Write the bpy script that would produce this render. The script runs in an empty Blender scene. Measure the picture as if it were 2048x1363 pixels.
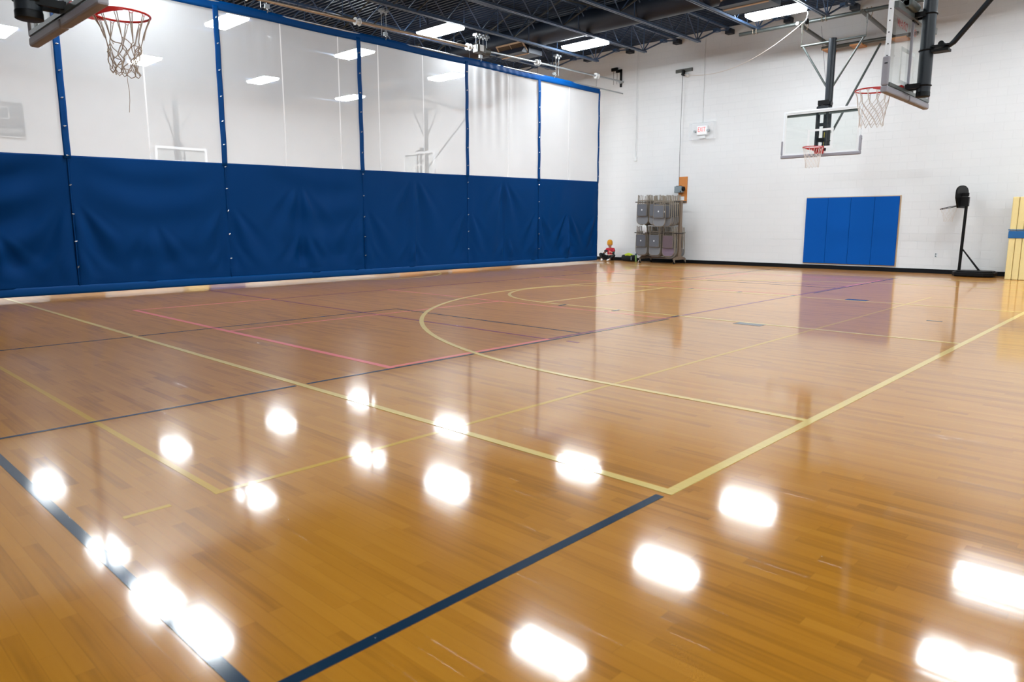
import bpy, bmesh, math, random
from mathutils import Vector, Matrix, Euler
random.seed(7)
PI = math.pi
scene = bpy.context.scene
COL = scene.collection

# ------------------------------------------------------------------ camera, world, exposure
cam_d = bpy.data.cameras.new('camera')
cam_d.sensor_width = 36.0
cam_d.lens = 1430.6 / 2048 * 36.0
cam_d.clip_start = 0.05
cam_d.clip_end = 200
cam_d.dof.use_dof = True
cam_d.dof.focus_distance = 13.0
cam_d.dof.aperture_fstop = 3.8
cam = bpy.data.objects.new('camera', cam_d)
COL.objects.link(cam)
cam.location = (0, 0, 1.26)
cam.rotation_euler = (PI / 2 - 0.16223, 0, 0.75955)
scene.camera = cam

world = bpy.data.worlds.new('world')
scene.world = world
world.use_nodes = True
world.node_tree.nodes['Background'].inputs[0].default_value = (0.6, 0.7, 0.85, 1)
world.node_tree.nodes['Background'].inputs[1].default_value = 0.02

vs = scene.view_settings
vs.view_transform = 'Standard'
vs.look = 'None'
vs.gamma = 1
vs.use_curve_mapping = False
vs.exposure = 0.0
LAMP = 84.0          # radiance of the ceiling diffusers

# ------------------------------------------------------------------ helpers
def tag(o, label=None, cat=None, group=None, kind=None):
    if label: o['label'] = label
    if cat: o['category'] = cat
    if group: o['group'] = group
    if kind: o['kind'] = kind
    return o

def empty(name, loc=(0, 0, 0), rz=0, label=None, cat=None, group=None):
    o = bpy.data.objects.new(name, None)
    COL.objects.link(o)
    o.location = loc
    o.rotation_euler = (0, 0, rz)
    return tag(o, label, cat, group)

class MB:
    def __init__(s):
        s.v = []; s.f = []
    def add(s, vs_, fs):
        b = len(s.v)
        s.v += [tuple(p) for p in vs_]
        s.f += [tuple(i + b for i in f) for f in fs]
        return s
    def box(s, c, d, rot=None):
        hx, hy, hz = d[0] / 2, d[1] / 2, d[2] / 2
        P = [Vector((x, y, z)) for x in (-hx, hx) for y in (-hy, hy) for z in (-hz, hz)]
        if rot is not None: P = [rot @ p for p in P]
        c = Vector(c)
        return s.add([p + c for p in P], [(0, 1, 3, 2), (4, 6, 7, 5), (0, 4, 5, 1), (2, 3, 7, 6), (0, 2, 6, 4), (1, 5, 7, 3)])
    def b2(s, p0, p1):
        return s.box([(a + b) / 2 for a, b in zip(p0, p1)], [abs(b - a) for a, b in zip(p0, p1)])
    def tube(s, path, r, n=8, closed=False, cap=True):
        P = [Vector(p) for p in path]
        m = len(P)
        rings = []
        up = None
        for i in range(m):
            if closed: t = (P[(i + 1) % m] - P[i - 1])
            elif i == 0: t = P[1] - P[0]
            elif i == m - 1: t = P[-1] - P[-2]
            else: t = (P[i + 1] - P[i]).normalized() + (P[i] - P[i - 1]).normalized()
            if t.length < 1e-9: t = Vector((0, 0, 1))
            t.normalize()
            if up is None:
                up = Vector((0, 0, 1)) if abs(t.z) < .9 else Vector((1, 0, 0))
            a = t.cross(up)
            if a.length < 1e-6: a = t.cross(Vector((0, 1, 0)))
            a.normalize()
            b = a.cross(t).normalized()
            up = b
            rr = r[i] if isinstance(r, (list, tuple)) else r
            rings.append([P[i] + (a * math.cos(2 * PI * k / n) + b * math.sin(2 * PI * k / n)) * rr for k in range(n)])
        V = [p for q in rings for p in q]
        F = []
        for i in range(m if closed else m - 1):
            j = (i + 1) % m
            for k in range(n):
                l = (k + 1) % n
                F.append((i * n + k, i * n + l, j * n + l, j * n + k))
        if cap and not closed:
            F.append(tuple(range(n - 1, -1, -1)))
            F.append(tuple((m - 1) * n + k for k in range(n)))
        return s.add(V, F)
    def cyl(s, p0, p1, r, n=12):
        return s.tube([p0, p1], r, n)
    def lathe(s, prof, c=(0, 0, 0), n=16):
        # prof: (r, z) from bottom to top
        V = []; F = []
        for (r, z) in prof:
            for k in range(n):
                a = 2 * PI * k / n
                V.append((c[0] + r * math.cos(a), c[1] + r * math.sin(a), c[2] + z))
        for i in range(len(prof) - 1):
            for k in range(n):
                l = (k + 1) % n
                F.append((i * n + k, i * n + l, (i + 1) * n + l, (i + 1) * n + k))
        F.append(tuple(range(n - 1, -1, -1)))
        F.append(tuple((len(prof) - 1) * n + k for k in range(n)))
        return s.add(V, F)
    def prism(s, poly, y0, y1, axis='y'):
        # polygon in the plane across the axis, extruded along it
        n = len(poly)
        def P(a, b, t):
            return {'y': (a, t, b), 'x': (t, a, b), 'z': (a, b, t)}[axis]
        V = [P(a, b, y0) for a, b in poly] + [P(a, b, y1) for a, b in poly]
        F = [tuple(range(n)), tuple(range(2 * n - 1, n - 1, -1))]
        for i in range(n):
            j = (i + 1) % n
            F.append((i, i + n, j + n, j))
        return s.add(V, F)
    def build(s, name, mat, parent=None, smooth=False, bevel=0, **kw):
        me = bpy.data.meshes.new(name)
        me.from_pydata(s.v, [], s.f)
        bm = bmesh.new(); bm.from_mesh(me)
        bmesh.ops.recalc_face_normals(bm, faces=bm.faces)
        bm.to_mesh(me); bm.free()
        if smooth:
            for p in me.polygons: p.use_smooth = True
            me.set_sharp_from_angle(angle=math.radians(40))
        me.materials.append(mat)
        o = bpy.data.objects.new(name, me)
        COL.objects.link(o)
        if parent: o.parent = parent
        if bevel:
            m = o.modifiers.new('bevel', 'BEVEL'); m.width = bevel; m.segments = 2; m.limit_method = 'ANGLE'
        return tag(o, **kw)

def share(src, name, parent, loc=(0, 0, 0), rot=(0, 0, 0)):
    o = bpy.data.objects.new(name, src.data)
    COL.objects.link(o)
    o.parent = parent; o.location = loc; o.rotation_euler = rot
    return o

def copy_tree(o, parent=None):
    c = o.copy(); COL.objects.link(c)
    if parent: c.parent = parent
    for ch in list(o.children):
        copy_tree(ch, c)
    return c

def text_mesh(name, s, size, mat, parent, M, extrude=0.002, **kw):
    cu = bpy.data.curves.new(name, 'FONT')
    cu.body = s; cu.size = size; cu.extrude = extrude
    cu.align_x = 'CENTER'; cu.align_y = 'CENTER'
    cu.resolution_u = 3
    t = bpy.data.objects.new('tmp', cu); COL.objects.link(t)
    dg = bpy.context.evaluated_depsgraph_get()
    me = bpy.data.meshes.new_from_object(t.evaluated_get(dg))
    bpy.data.objects.remove(t)
    me.transform(M)
    me.materials.clear(); me.materials.append(mat)
    o = bpy.data.objects.new(name, me); COL.objects.link(o)
    if parent: o.parent = parent
    return tag(o, **kw)

# ------------------------------------------------------------------ materials
def srgb(r, g, b):
    f = lambda c: (c / 255) / 12.92 if c / 255 <= .04045 else (((c / 255) + .055) / 1.055) ** 2.4
    k = .83
    return (f(r) * k, f(g) * k, f(b) * k, 1)

def pmat(name, col, rough=.5, metal=0, noise=.06, nscale=8, bump=0, bscale=40, spec=.5, coat=0):
    m = bpy.data.materials.new(name); m.use_nodes = True
    nt = m.node_tree; N = nt.nodes; L = nt.links
    p = N['Principled BSDF']
    p.inputs['Roughness'].default_value = rough
    p.inputs['Metallic'].default_value = metal
    p.inputs['Specular IOR Level'].default_value = spec
    p.inputs['Coat Weight'].default_value = coat
    tc = N.new('ShaderNodeTexCoord')
    nz = N.new('ShaderNodeTexNoise'); nz.inputs['Scale'].default_value = nscale; nz.inputs['Detail'].default_value = 4
    L.new(tc.outputs['Object'], nz.inputs['Vector'])
    mx = N.new('ShaderNodeMix'); mx.data_type = 'RGBA'
    c = col
    mx.inputs[6].default_value = (c[0] * (1 - noise), c[1] * (1 - noise), c[2] * (1 - noise), 1)
    mx.inputs[7].default_value = (min(1, c[0] * (1 + noise)), min(1, c[1] * (1 + noise)), min(1, c[2] * (1 + noise)), 1)
    L.new(nz.outputs['Fac'], mx.inputs[0])
    L.new(mx.outputs[2], p.inputs['Base Color'])
    if bump:
        n2 = N.new('ShaderNodeTexNoise'); n2.inputs['Scale'].default_value = bscale
        L.new(tc.outputs['Object'], n2.inputs['Vector'])
        b = N.new('ShaderNodeBump'); b.inputs['Strength'].default_value = bump; b.inputs['Distance'].default_value = .01
        L.new(n2.outputs['Fac'], b.inputs['Height']); L.new(b.outputs['Normal'], p.inputs['Normal'])
    return m

def emat(name, col, strength):
    m = bpy.data.materials.new(name); m.use_nodes = True
    nt = m.node_tree
    p = nt.nodes['Principled BSDF']
    p.inputs['Base Color'].default_value = (.9, .9, .9, 1)
    p.inputs['Emission Color'].default_value = col
    p.inputs['Emission Strength'].default_value = strength
    return m

def glass_mat():
    m = bpy.data.materials.new('backboard_glass'); m.use_nodes = True
    nt = m.node_tree; N = nt.nodes; L = nt.links
    N.remove(N['Principled BSDF'])
    tr = N.new('ShaderNodeBsdfTransparent'); tr.inputs[0].default_value = (.965, .985, .978, 1)
    gl = N.new('ShaderNodeBsdfGlossy'); gl.inputs['Roughness'].default_value = .02
    fr = N.new('ShaderNodeFresnel'); fr.inputs[0].default_value = 1.5
    mx = N.new('ShaderNodeMixShader')
    ge = N.new('ShaderNodeNewGeometry'); m_ = N.new('ShaderNodeMath'); m_.operation = 'SUBTRACT'; m_.inputs[0].default_value = 1; L.new(ge.outputs['Backfacing'], m_.inputs[1])
    m2 = N.new('ShaderNodeMath'); m2.operation = 'MULTIPLY'; L.new(fr.outputs[0], m2.inputs[0]); L.new(m_.outputs[0], m2.inputs[1])
    L.new(m2.outputs[0], mx.inputs[0]); L.new(tr.outputs[0], mx.inputs[1]); L.new(gl.outputs[0], mx.inputs[2])
    L.new(mx.outputs[0], N['Material Output'].inputs[0])
    return m

def mesh_fabric(name, trans, col):
    m = bpy.data.materials.new(name); m.use_nodes = True
    nt = m.node_tree; N = nt.nodes; L = nt.links
    N.remove(N['Principled BSDF'])
    tr = N.new('ShaderNodeBsdfTransparent')
    df = N.new('ShaderNodeBsdfDiffuse'); df.inputs[0].default_value = col
    tl = N.new('ShaderNodeBsdfTranslucent'); tl.inputs[0].default_value = col
    m1 = N.new('ShaderNodeMixShader'); m1.inputs[0].default_value = .45
    L.new(df.outputs[0], m1.inputs[1]); L.new(tl.outputs[0], m1.inputs[2])
    m2 = N.new('ShaderNodeMixShader')
    # the weave: fine noise varies how open the cloth is
    tc = N.new('ShaderNodeTexCoord'); nz = N.new('ShaderNodeTexNoise'); nz.inputs['Scale'].default_value = 1.3
    mp = N.new('ShaderNodeMapRange'); mp.inputs['To Min'].default_value = 1 - trans - .03; mp.inputs['To Max'].default_value = 1 - trans + .03
    L.new(tc.outputs['Object'], nz.inputs['Vector']); L.new(nz.outputs['Fac'], mp.inputs['Value'])
    L.new(mp.outputs[0], m2.inputs[0]); L.new(tr.outputs[0], m2.inputs[1]); L.new(m1.outputs[0], m2.inputs[2])
    L.new(m2.outputs[0], N['Material Output'].inputs[0])
    return m

def block_wall(name, axis, col):
    """painted concrete block: shallow mortar joints"""
    m = bpy.data.materials.new(name); m.use_nodes = True
    nt = m.node_tree; N = nt.nodes; L = nt.links
    p = N['Principled BSDF']; p.inputs['Roughness'].default_value = .55
    tc = N.new('ShaderNodeTexCoord'); sp = N.new('ShaderNodeSeparateXYZ'); cb = N.new('ShaderNodeCombineXYZ')
    L.new(tc.outputs['Object'], sp.inputs[0])
    L.new(sp.outputs['X' if axis == 'x' else 'Y'], cb.inputs[0]); L.new(sp.outputs['Z'], cb.inputs[1])
    br = N.new('ShaderNodeTexBrick')
    br.inputs['Scale'].default_value = 1.0
    br.inputs['Brick Width'].default_value = .406; br.inputs['Row Height'].default_value = .203
    br.inputs['Mortar Size'].default_value = .006; br.inputs['Mortar Smooth'].default_value = .5
    br.inputs['Color1'].default_value = col
    br.inputs['Color2'].default_value = tuple(c * .985 for c in col[:3]) + (1,)
    br.inputs['Mortar'].default_value = tuple(c * .95 for c in col[:3]) + (1,)
    L.new(cb.outputs[0], br.inputs['Vector'])
    nz = N.new('ShaderNodeTexNoise'); nz.inputs['Scale'].default_value = .8; nz.inputs['Detail'].default_value = 5
    L.new(tc.outputs['Object'], nz.inputs['Vector'])
    mr = N.new('ShaderNodeMapRange'); mr.inputs['To Min'].default_value = .965; mr.inputs['To Max'].default_value = 1.02
    L.new(nz.outputs['Fac'], mr.inputs['Value'])
    mm = N.new('ShaderNodeVectorMath'); mm.operation = 'SCALE'
    L.new(br.outputs['Color'], mm.inputs[0]); L.new(mr.outputs[0], mm.inputs['Scale'])
    L.new(mm.outputs[0], p.inputs['Base Color'])
    inv = N.new('ShaderNodeMath'); inv.operation = 'SUBTRACT'; inv.inputs[0].default_value = 1
    L.new(br.outputs['Fac'], inv.inputs[1])
    n2 = N.new('ShaderNodeTexNoise'); n2.inputs['Scale'].default_value = 60
    L.new(tc.outputs['Object'], n2.inputs['Vector'])
    ad = N.new('ShaderNodeMath'); ad.operation = 'MULTIPLY_ADD'; ad.inputs[1].default_value = .15
    L.new(n2.outputs['Fac'], ad.inputs[0]); L.new(inv.outputs[0], ad.inputs[2])
    b = N.new('ShaderNodeBump'); b.inputs['Strength'].default_value = .5; b.inputs['Distance'].default_value = .004
    L.new(ad.outputs[0], b.inputs['Height']); L.new(b.outputs['Normal'], p.inputs['Normal'])
    return m

PW = .054            # strip width of the maple floor
def floor_mat(name, paint=None):
    m = bpy.data.materials.new(name); m.use_nodes = True
    nt = m.node_tree; N = nt.nodes; L = nt.links
    N.remove(N['Principled BSDF'])
    dif = N.new('ShaderNodeBsdfDiffuse'); glo = N.new('ShaderNodeBsdfGlossy'); fre = N.new('ShaderNodeFresnel'); fre.inputs[0].default_value = 1.55
    haz = N.new('ShaderNodeBsdfGlossy'); haz.inputs['Roughness'].default_value = .285; hm = N.new('ShaderNodeMixShader'); hz = N.new('ShaderNodeMapRange'); hz.inputs['From Min'].default_value = .04; hz.inputs['From Max'].default_value = .35; hz.inputs['To Min'].default_value = .05; hz.inputs['To Max'].default_value = .21; L.new(fre.outputs[0], hz.inputs['Value']); L.new(hz.outputs[0], hm.inputs[0])
    L.new(glo.outputs[0], hm.inputs[1]); L.new(haz.outputs[0], hm.inputs[2]); L.new(fre.outputs[0], haz.inputs['Color'])
    ads = N.new('ShaderNodeAddShader'); L.new(dif.outputs[0], ads.inputs[0]); L.new(hm.outputs[0], ads.inputs[1]); L.new(ads.outputs[0], N['Material Output'].inputs[0])
    def mth(op, a, b=None, c=None):
        n = N.new('ShaderNodeMath'); n.operation = op
        for i, x in enumerate((a, b, c)):
            if x is None: continue
            if isinstance(x, (int, float)): n.inputs[i].default_value = x
            else: L.new(x, n.inputs[i])
        return n.outputs[0]
    tc = N.new('ShaderNodeTexCoord'); sp = N.new('ShaderNodeSeparateXYZ')
    L.new(tc.outputs['Object'], sp.inputs[0])
    X, Y = sp.outputs['X'], sp.outputs['Y']
    v = mth('DIVIDE', Y, PW)
    row = mth('FLOOR', v)
    w1 = N.new('ShaderNodeTexWhiteNoise'); w1.noise_dimensions = '1D'; L.new(row, w1.inputs['W'])
    u = mth('ADD', mth('DIVIDE', X, .60), mth('MULTIPLY', w1.outputs['Value'], 9.0))
    col = mth('FLOOR', u)
    cb = N.new('ShaderNodeCombineXYZ'); L.new(col, cb.inputs[0]); L.new(row, cb.inputs[1])
    w2 = N.new('ShaderNodeTexWhiteNoise'); w2.noise_dimensions = '2D'; L.new(cb.outputs[0], w2.inputs['Vector'])
    # grain
    mp = N.new('ShaderNodeMapping'); mp.inputs['Scale'].default_value = (1.6, 30, 1)
    L.new(tc.outputs['Object'], mp.inputs[0])
    g = N.new('ShaderNodeTexNoise'); g.inputs['Scale'].default_value = 1.5; g.inputs['Detail'].default_value = 5
    L.new(mp.outputs[0], g.inputs['Vector'])
    big = N.new('ShaderNodeTexNoise'); big.inputs['Scale'].default_value = .7; big.inputs['Detail'].default_value = 3
    L.new(tc.outputs['Object'], big.inputs['Vector'])
    f = mth('ADD', mth('ADD', mth('MULTIPLY', w2.outputs['Value'], .38), .06), mth('MULTIPLY', g.outputs['Fac'], .46))
    f = mth('ADD', f, mth('MULTIPLY', mth('SUBTRACT', big.outputs['Fac'], .5), .35))
    cr = N.new('ShaderNodeValToRGB')
    e = cr.color_ramp.elements
    e[0].position = .12; e[0].color = FLOOR_D
    e[1].position = .92; e[1].color = FLOOR_L
    k = cr.color_ramp.elements.new(.40); k.color = FLOOR_M
    L.new(f, cr.inputs[0])
    fv = mth('FRACT', v); fu = mth('FRACT', u)
    ev = mth('MINIMUM', fv, mth('SUBTRACT', 1.0, fv))
    eu = mth('MULTIPLY', mth('MINIMUM', fu, mth('SUBTRACT', 1.0, fu)), 12.0)
    edge = mth('MINIMUM', mth('DIVIDE', mth('MINIMUM', ev, eu), .03), 1.0)   # 0 in the joint
    dk = mth('MULTIPLY_ADD', edge, .22, .78)
    sc = N.new('ShaderNodeVectorMath'); sc.operation = 'SCALE'
    if paint is None:
        L.new(cr.outputs[0], sc.inputs[0]); L.new(dk, sc.inputs['Scale'])
    else:
        sc.inputs[0].default_value = paint[:3]
        L.new(mth('MULTIPLY_ADD', g.outputs['Fac'], .25, .86), sc.inputs['Scale'])
    s2 = N.new('ShaderNodeVectorMath'); s2.operation = 'SCALE'
    L.new(sc.outputs[0], s2.inputs[0]); L.new(mth('MULTIPLY_ADD', fre.outputs[0], -.45, 1.0), s2.inputs['Scale'])
    L.new(s2.outputs[0], dif.inputs['Color']); L.new(fre.outputs[0], glo.inputs['Color'])
    rn = N.new('ShaderNodeTexNoise'); rn.inputs['Scale'].default_value = .9; rn.inputs['Detail'].default_value = 4
    L.new(tc.outputs['Object'], rn.inputs['Vector'])
    L.new(mth('MULTIPLY_ADD', rn.outputs['Fac'], .07, FLOOR_R), glo.inputs['Roughness'])
    # varnish: each strip is a hair tilted, long shallow waves along the strips
    mp2 = N.new('ShaderNodeMapping'); mp2.inputs['Scale'].default_value = (.5, 4.5, 1)
    L.new(tc.outputs['Object'], mp2.inputs[0])
    wv = N.new('ShaderNodeTexNoise'); wv.inputs['Scale'].default_value = 1.6; wv.inputs['Detail'].default_value = 2
    L.new(mp2.outputs[0], wv.inputs['Vector'])
    tilt = mth('MULTIPLY', mth('MULTIPLY', mth('SUBTRACT', w2.outputs['Value'], .5), mth('SUBTRACT', fv, .5)), .9)
    hgt = mth('ADD', mth('MULTIPLY', wv.outputs['Fac'], 2.2), tilt)
    b = N.new('ShaderNodeBump'); b.inputs['Strength'].default_value = 1.0; b.inputs['Distance'].default_value = FLOOR_B
    L.new(hgt, b.inputs['Height']); L.new(b.outputs['Normal'], glo.inputs['Normal'])
    return m

FLOOR_D = (.175, .068, .006, 1); FLOOR_M = (.285, .116, .009, 1); FLOOR_L = (.345, .150, .015, 1)
FLOOR_R = .045; FLOOR_B = .0002
M_floor = floor_mat('maple_floor')
M_line = {
    'cream': floor_mat('cream_paint', (.44, .32, .10)),
    'navy': floor_mat('navy_paint', (.004, .018, .038)),
    'pink': floor_mat('pink_paint', (.55, .14, .12)),
    'purple': floor_mat('purple_paint', (.12, .012, .042)),
    'yellow': floor_mat('mustard_paint', (.36, .20, .006)),
}
WALLC = (.68, .68, .68, 1)
M_wallx = block_wall('painted_block_x', 'x', WALLC)
M_wally = block_wall('painted_block_y', 'y', WALLC)
M_base = pmat('black_rubber_base', srgb(10, 11, 15), .6, spec=.15)
M_deck = pmat('navy_deck_paint', srgb(42, 56, 78), .45)
M_seatb = pmat('navy_bearing_paint', srgb(24, 32, 44), .55)
M_steel = pmat('navy_steel_paint', srgb(66, 88, 118), .35)
M_duct = pmat('navy_duct_paint', srgb(34, 44, 60), .45)
M_grille = pmat('tan_grille', srgb(190, 165, 140), .5)
M_grille2 = pmat('tan_grille_inner', srgb(120, 98, 78), .6)
M_hous = pmat('light_housing', srgb(70, 78, 95), .5)
M_lamp = emat('lamp_diffuser', (.88, .95, 1.0, 1), LAMP)
M_blue = pmat('blue_vinyl', (0, .034, .140, 1), .55, spec=.06, noise=.05, nscale=2, bump=.12, bscale=350)
M_hem = pmat('blue_hem_vinyl', (0, .050, .19, 1), .5, spec=.1, noise=.05, nscale=2)
M_band = pmat('blue_band_vinyl', (0, .043, .17, 1), .5, spec=.1, noise=.08, nscale=3)
M_mesh = mesh_fabric('white_mesh_cloth', .45, (.77, .77, .775, 1))
M_seam = mesh_fabric('white_mesh_seam', .12, (.86, .86, .86, 1))
M_grom = pmat('grommet_metal', srgb(205, 205, 205), .35, metal=.7)
M_pad = pmat('blue_pad_vinyl', (0, .072, .33, 1), .55, spec=.1, noise=.04, nscale=3, bump=.1, bscale=300)
M_plate = pmat('pad_wood_trim', srgb(205, 175, 135), .6)
M_black = pmat('black_steel', srgb(20, 28, 36), .4, spec=.35)
M_blackp = pmat('black_plastic', srgb(8, 8, 10), .5, spec=.2)
M_gsteel = pmat('grey_green_steel', srgb(92, 98, 96), .35, metal=.3)
M_dsteel = pmat('dark_pipe_steel', srgb(66, 64, 56), .45)
M_zinc = pmat('zinc_steel', srgb(190, 195, 198), .3, metal=.8)
M_tpipe = pmat('tan_pipe', srgb(180, 160, 138), .3, metal=.5)
M_white = pmat('white_paint', srgb(238, 240, 240), .4)
M_alu = pmat('aluminium_frame', srgb(240, 243, 246), .4)
M_gpad = pmat('grey_board_padding', srgb(150, 148, 156), .6)
M_red = pmat('rim_red', srgb(205, 30, 22), .35)
M_redtxt = pmat('red_lettering', srgb(190, 50, 45), .5)
M_net = pmat('net_cord', srgb(226, 214, 204), .8)
M_net_old = pmat('worn_net_cord', srgb(168, 150, 132), .8)
M_glass = glass_mat()
M_wood = pmat('plywood', srgb(205, 128, 58), .6, noise=.15, nscale=14)
M_blockw = pmat('wood_blocking', srgb(196, 132, 72), .6, noise=.1)
M_paper = pmat('paper', srgb(240, 240, 240), .7)
M_greybox = pmat('grey_metal_box', srgb(138, 148, 152), .4, metal=.3)
M_chair = pmat('beige_chair_steel', srgb(150, 138, 122), .4, metal=.2)
M_seat = pmat('grey_seat_pad', srgb(110, 112, 118), .5)
M_back = pmat('grey_back_panel', srgb(142, 143, 146), .35)
M_mauve = pmat('mauve_seat_pad', srgb(124, 106, 112), .45)
M_mauve2 = pmat('mauve_back_panel', srgb(140, 122, 138), .35)
M_rack = pmat('brown_rack_steel', srgb(124, 106, 88), .45)
M_rackd = pmat('dark_rack_bar', srgb(64, 58, 54), .5)
M_skin = pmat('skin', srgb(224, 170, 140), .5)
M_hat = pmat('mustard_knit', srgb(214, 146, 30), .9, noise=.15, nscale=60, bump=.6, bscale=160)
M_jersey = pmat('red_jersey_cloth', srgb(184, 24, 48), .8)
M_cloth = pmat('black_cloth', srgb(16, 20, 22), .85)
M_dgreen = pmat('dark_green_cloth', srgb(18, 44, 42), .85)
M_shoe = pmat('white_shoe', srgb(240, 240, 238), .5)
M_lime = pmat('lime_cloth', srgb(196, 214, 52), .8)
M_green = pmat('green_bottle', srgb(134, 170, 96), .25)
M_teal = pmat('teal_cap', srgb(20, 80, 104), .35)
M_cream = pmat('cream_mat_vinyl', srgb(240, 216, 150), .5, noise=.03)
M_strap = pmat('blue_strap', srgb(14, 96, 156), .5)
M_ysticker = pmat('yellow_sticker', srgb(220, 200, 40), .5)
M_sbface = pmat('scoreboard_black', srgb(30, 28, 30), .4)
M_exitface = emat('exit_sign_face', srgb(250, 244, 236), .10)
M_exitred = emat('exit_sign_red', srgb(255, 20, 14), .6)
M_exitred.node_tree.nodes['Principled BSDF'].inputs['Base Color'].default_value = (.6, .02, .015, 1)
M_clear = bpy.data.materials.new('clear_plastic'); M_clear.use_nodes = True
_n = M_clear.node_tree; _n.nodes.remove(_n.nodes['Principled BSDF'])
_t = _n.nodes.new('ShaderNodeBsdfTransparent'); _d = _n.nodes.new('ShaderNodeBsdfDiffuse'); _d.inputs[0].default_value = (.85, .87, .9, 1)
_m = _n.nodes.new('ShaderNodeMixShader'); _m.inputs[0].default_value = .10
_n.links.new(_t.outputs[0], _m.inputs[1]); _n.links.new(_d.outputs[0], _m.inputs[2]); _n.links.new(_m.outputs[0], _n.nodes['Material Output'].inputs[0])
M_brownwood = pmat('brown_wood', srgb(112, 70, 30), .5, noise=.15)

# ------------------------------------------------------------------ the room
XL, XR, Y0, D, ZT = -30.0, 5.6, -6.5, 20.87, 7.05
floor = MB().b2((XL - .2, Y0 - .2, -.15), (XR + .2, D + .2, 0)).build('floor', M_floor, kind='structure')
MB().b2((XL - .2, D, 0), (XR + .2, D + .25, ZT + .4)).build('wall_back', M_wallx, kind='structure')
MB().b2((XL - .2, Y0 - .25, 0), (XR + .2, Y0, ZT + .4)).build('wall_front', M_wallx, kind='structure')
MB().b2((XL - .25, Y0, 0), (XL, D, ZT + .4)).build('wall_left', M_wally, kind='structure')
MB().b2((XR, Y0, 0), (XR + .25, D, ZT + .4)).build('wall_right', M_wally, kind='structure')
MB().prism([(D - .02, 0), (D, 0), (D, .11), (D - .012, .11)], XL, XR, 'x').build('baseboard_back', M_base, kind='structure')
MB().prism([(XL, 0), (XL + .02, 0), (XL + .012, .11), (XL, .11)], Y0, D, 'y').build('baseboard_left', M_base, kind='structure')

# ribbed steel roof deck: ribs run along X
prof = []
y = Y0 - .2
while y < D + .2:
    prof += [(y + .001, ZT + .15), (y + .095, ZT + .15), (y + .099, ZT), (y + .148, ZT), (y + .152, ZT + .15)]
    y += .152
prof = [(a, b) for a, b in prof]
mb = MB()
n = len(prof)
V = [(XL - .2, a, b) for a, b in prof] + [(XR + .2, a, b) for a, b in prof] + [(XL - .2, a, ZT + .2) for a, b in prof] + [(XR + .2, a, ZT + .2) for a, b in prof]
F = []
for i in range(n - 1):
    F.append((i, i + 1, n + i + 1, n + i))
    F.append((2 * n + i, 3 * n + i, 3 * n + i + 1, 2 * n + i + 1))
mb.add(V, F).build('ceiling', M_deck, kind='structure')

# ------------------------------------------------------------------ painted court lines (parts of the floor)
LZ = {'cream': .0026, 'navy': .0020, 'pink': .0014, 'purple': .0009, 'yellow': .0004}
NL = [0]
def seg(x0, y0, x1, y1, w, c, name=None, label=None, z=0):
    NL[0] += 1; z += .000006 * NL[0]
    if x0 == x1: mb = MB().b2((x0 - w / 2, y0, -.003), (x0 + w / 2, y1, LZ[c] + z))
    else: mb = MB().b2((x0, y0 - w / 2, -.003), (x1, y0 + w / 2, LZ[c] + z))
    return mb.build(name or 'court_line', M_line[c], floor, label=label or (c + ' painted court line'))
def arc(cx, cy, r, a0, a1, w, c, label):
    n = 72; V = []; F = []
    for i in range(n + 1):
        a = a0 + (a1 - a0) * i / n
        for rr in (r - w / 2, r + w / 2):
            for z in (-.003, LZ[c] + .0003 + .00002 * r):
                V.append((cx + rr * math.cos(a), cy + rr * math.sin(a), z))
    for i in range(n):
        b = i * 4
        F += [(b + 1, b + 3, b + 7, b + 5), (b, b + 4, b + 6, b + 2), (b, b + 1, b + 5, b + 4), (b + 2, b + 6, b + 7, b + 3)]
    F += [(0, 2, 3, 1), (4 * n, 4 * n + 1, 4 * n + 3, 4 * n + 2)]
    MB().add(V, F).build('court_arc', M_line[c], floor, label=label)
CW = .056
SX = -1.69
seg(SX, 2.84, SX, 18.64, CW, 'cream')
seg(-28.7, 2.87, SX + CW / 2, 2.87, CW, 'cream')
seg(-28.7, 18.62, SX + CW / 2, 18.62, CW, 'cream')
seg(-3.45, 4.58, SX, 4.58, CW, 'cream')
seg(-3.45, 16.74, SX, 16.74, CW, 'cream')
arc(-3.45, 10.66, 6.08, PI / 2, 3 * PI / 2, CW, 'cream', 'cream three-point arc')
seg(-7.62, 8.74, SX, 8.74, CW, 'cream')
seg(-7.62, 12.50, SX, 12.50, CW, 'cream')
seg(-7.62, 8.71, -7.62, 12.53, CW, 'cream')
arc(-7.60, 10.62, 1.85, PI / 2, 3 * PI / 2, CW, 'cream', 'cream free-throw half circle')
arc(-15.2, 10.7, 1.83, 0, 2 * PI, CW, 'cream', 'cream centre circle')
seg(-1.70, -4, -1.70, 2.80, .045, 'navy')
seg(-22, .79, -1.72, .79, .045, 'navy')
seg(-5.03, -2, -5.03, 2.82, .030, 'navy'); seg(-5.03, 2.92, -5.03, 4.45, .030, 'navy')
seg(-5.03, 4.45, -5.03, 8.35, .030, 'navy')
seg(-5.03, 13.4, -5.03, 18.5, .030, 'navy')
seg(-8.62, -2, -8.62, 6.55, .028, 'navy')
seg(-8.62, 6.55, -5.12, 6.55, .028, 'navy')
seg(-8.62, 14.75, -5.12, 14.75, .028, 'navy')
seg(-8.62, 14.75, -8.62, 20.2, .028, 'navy')
seg(-11.30, 3.78, -5.06, 3.78, .066, 'pink')
seg(-11.30, 17.48, -5.06, 17.48, .05, 'pink')
seg(-5.10, 3.75, -5.10, 5.95, .05, 'pink'); seg(-5.10, 15.25, -5.10, 17.5, .05, 'pink')
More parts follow.
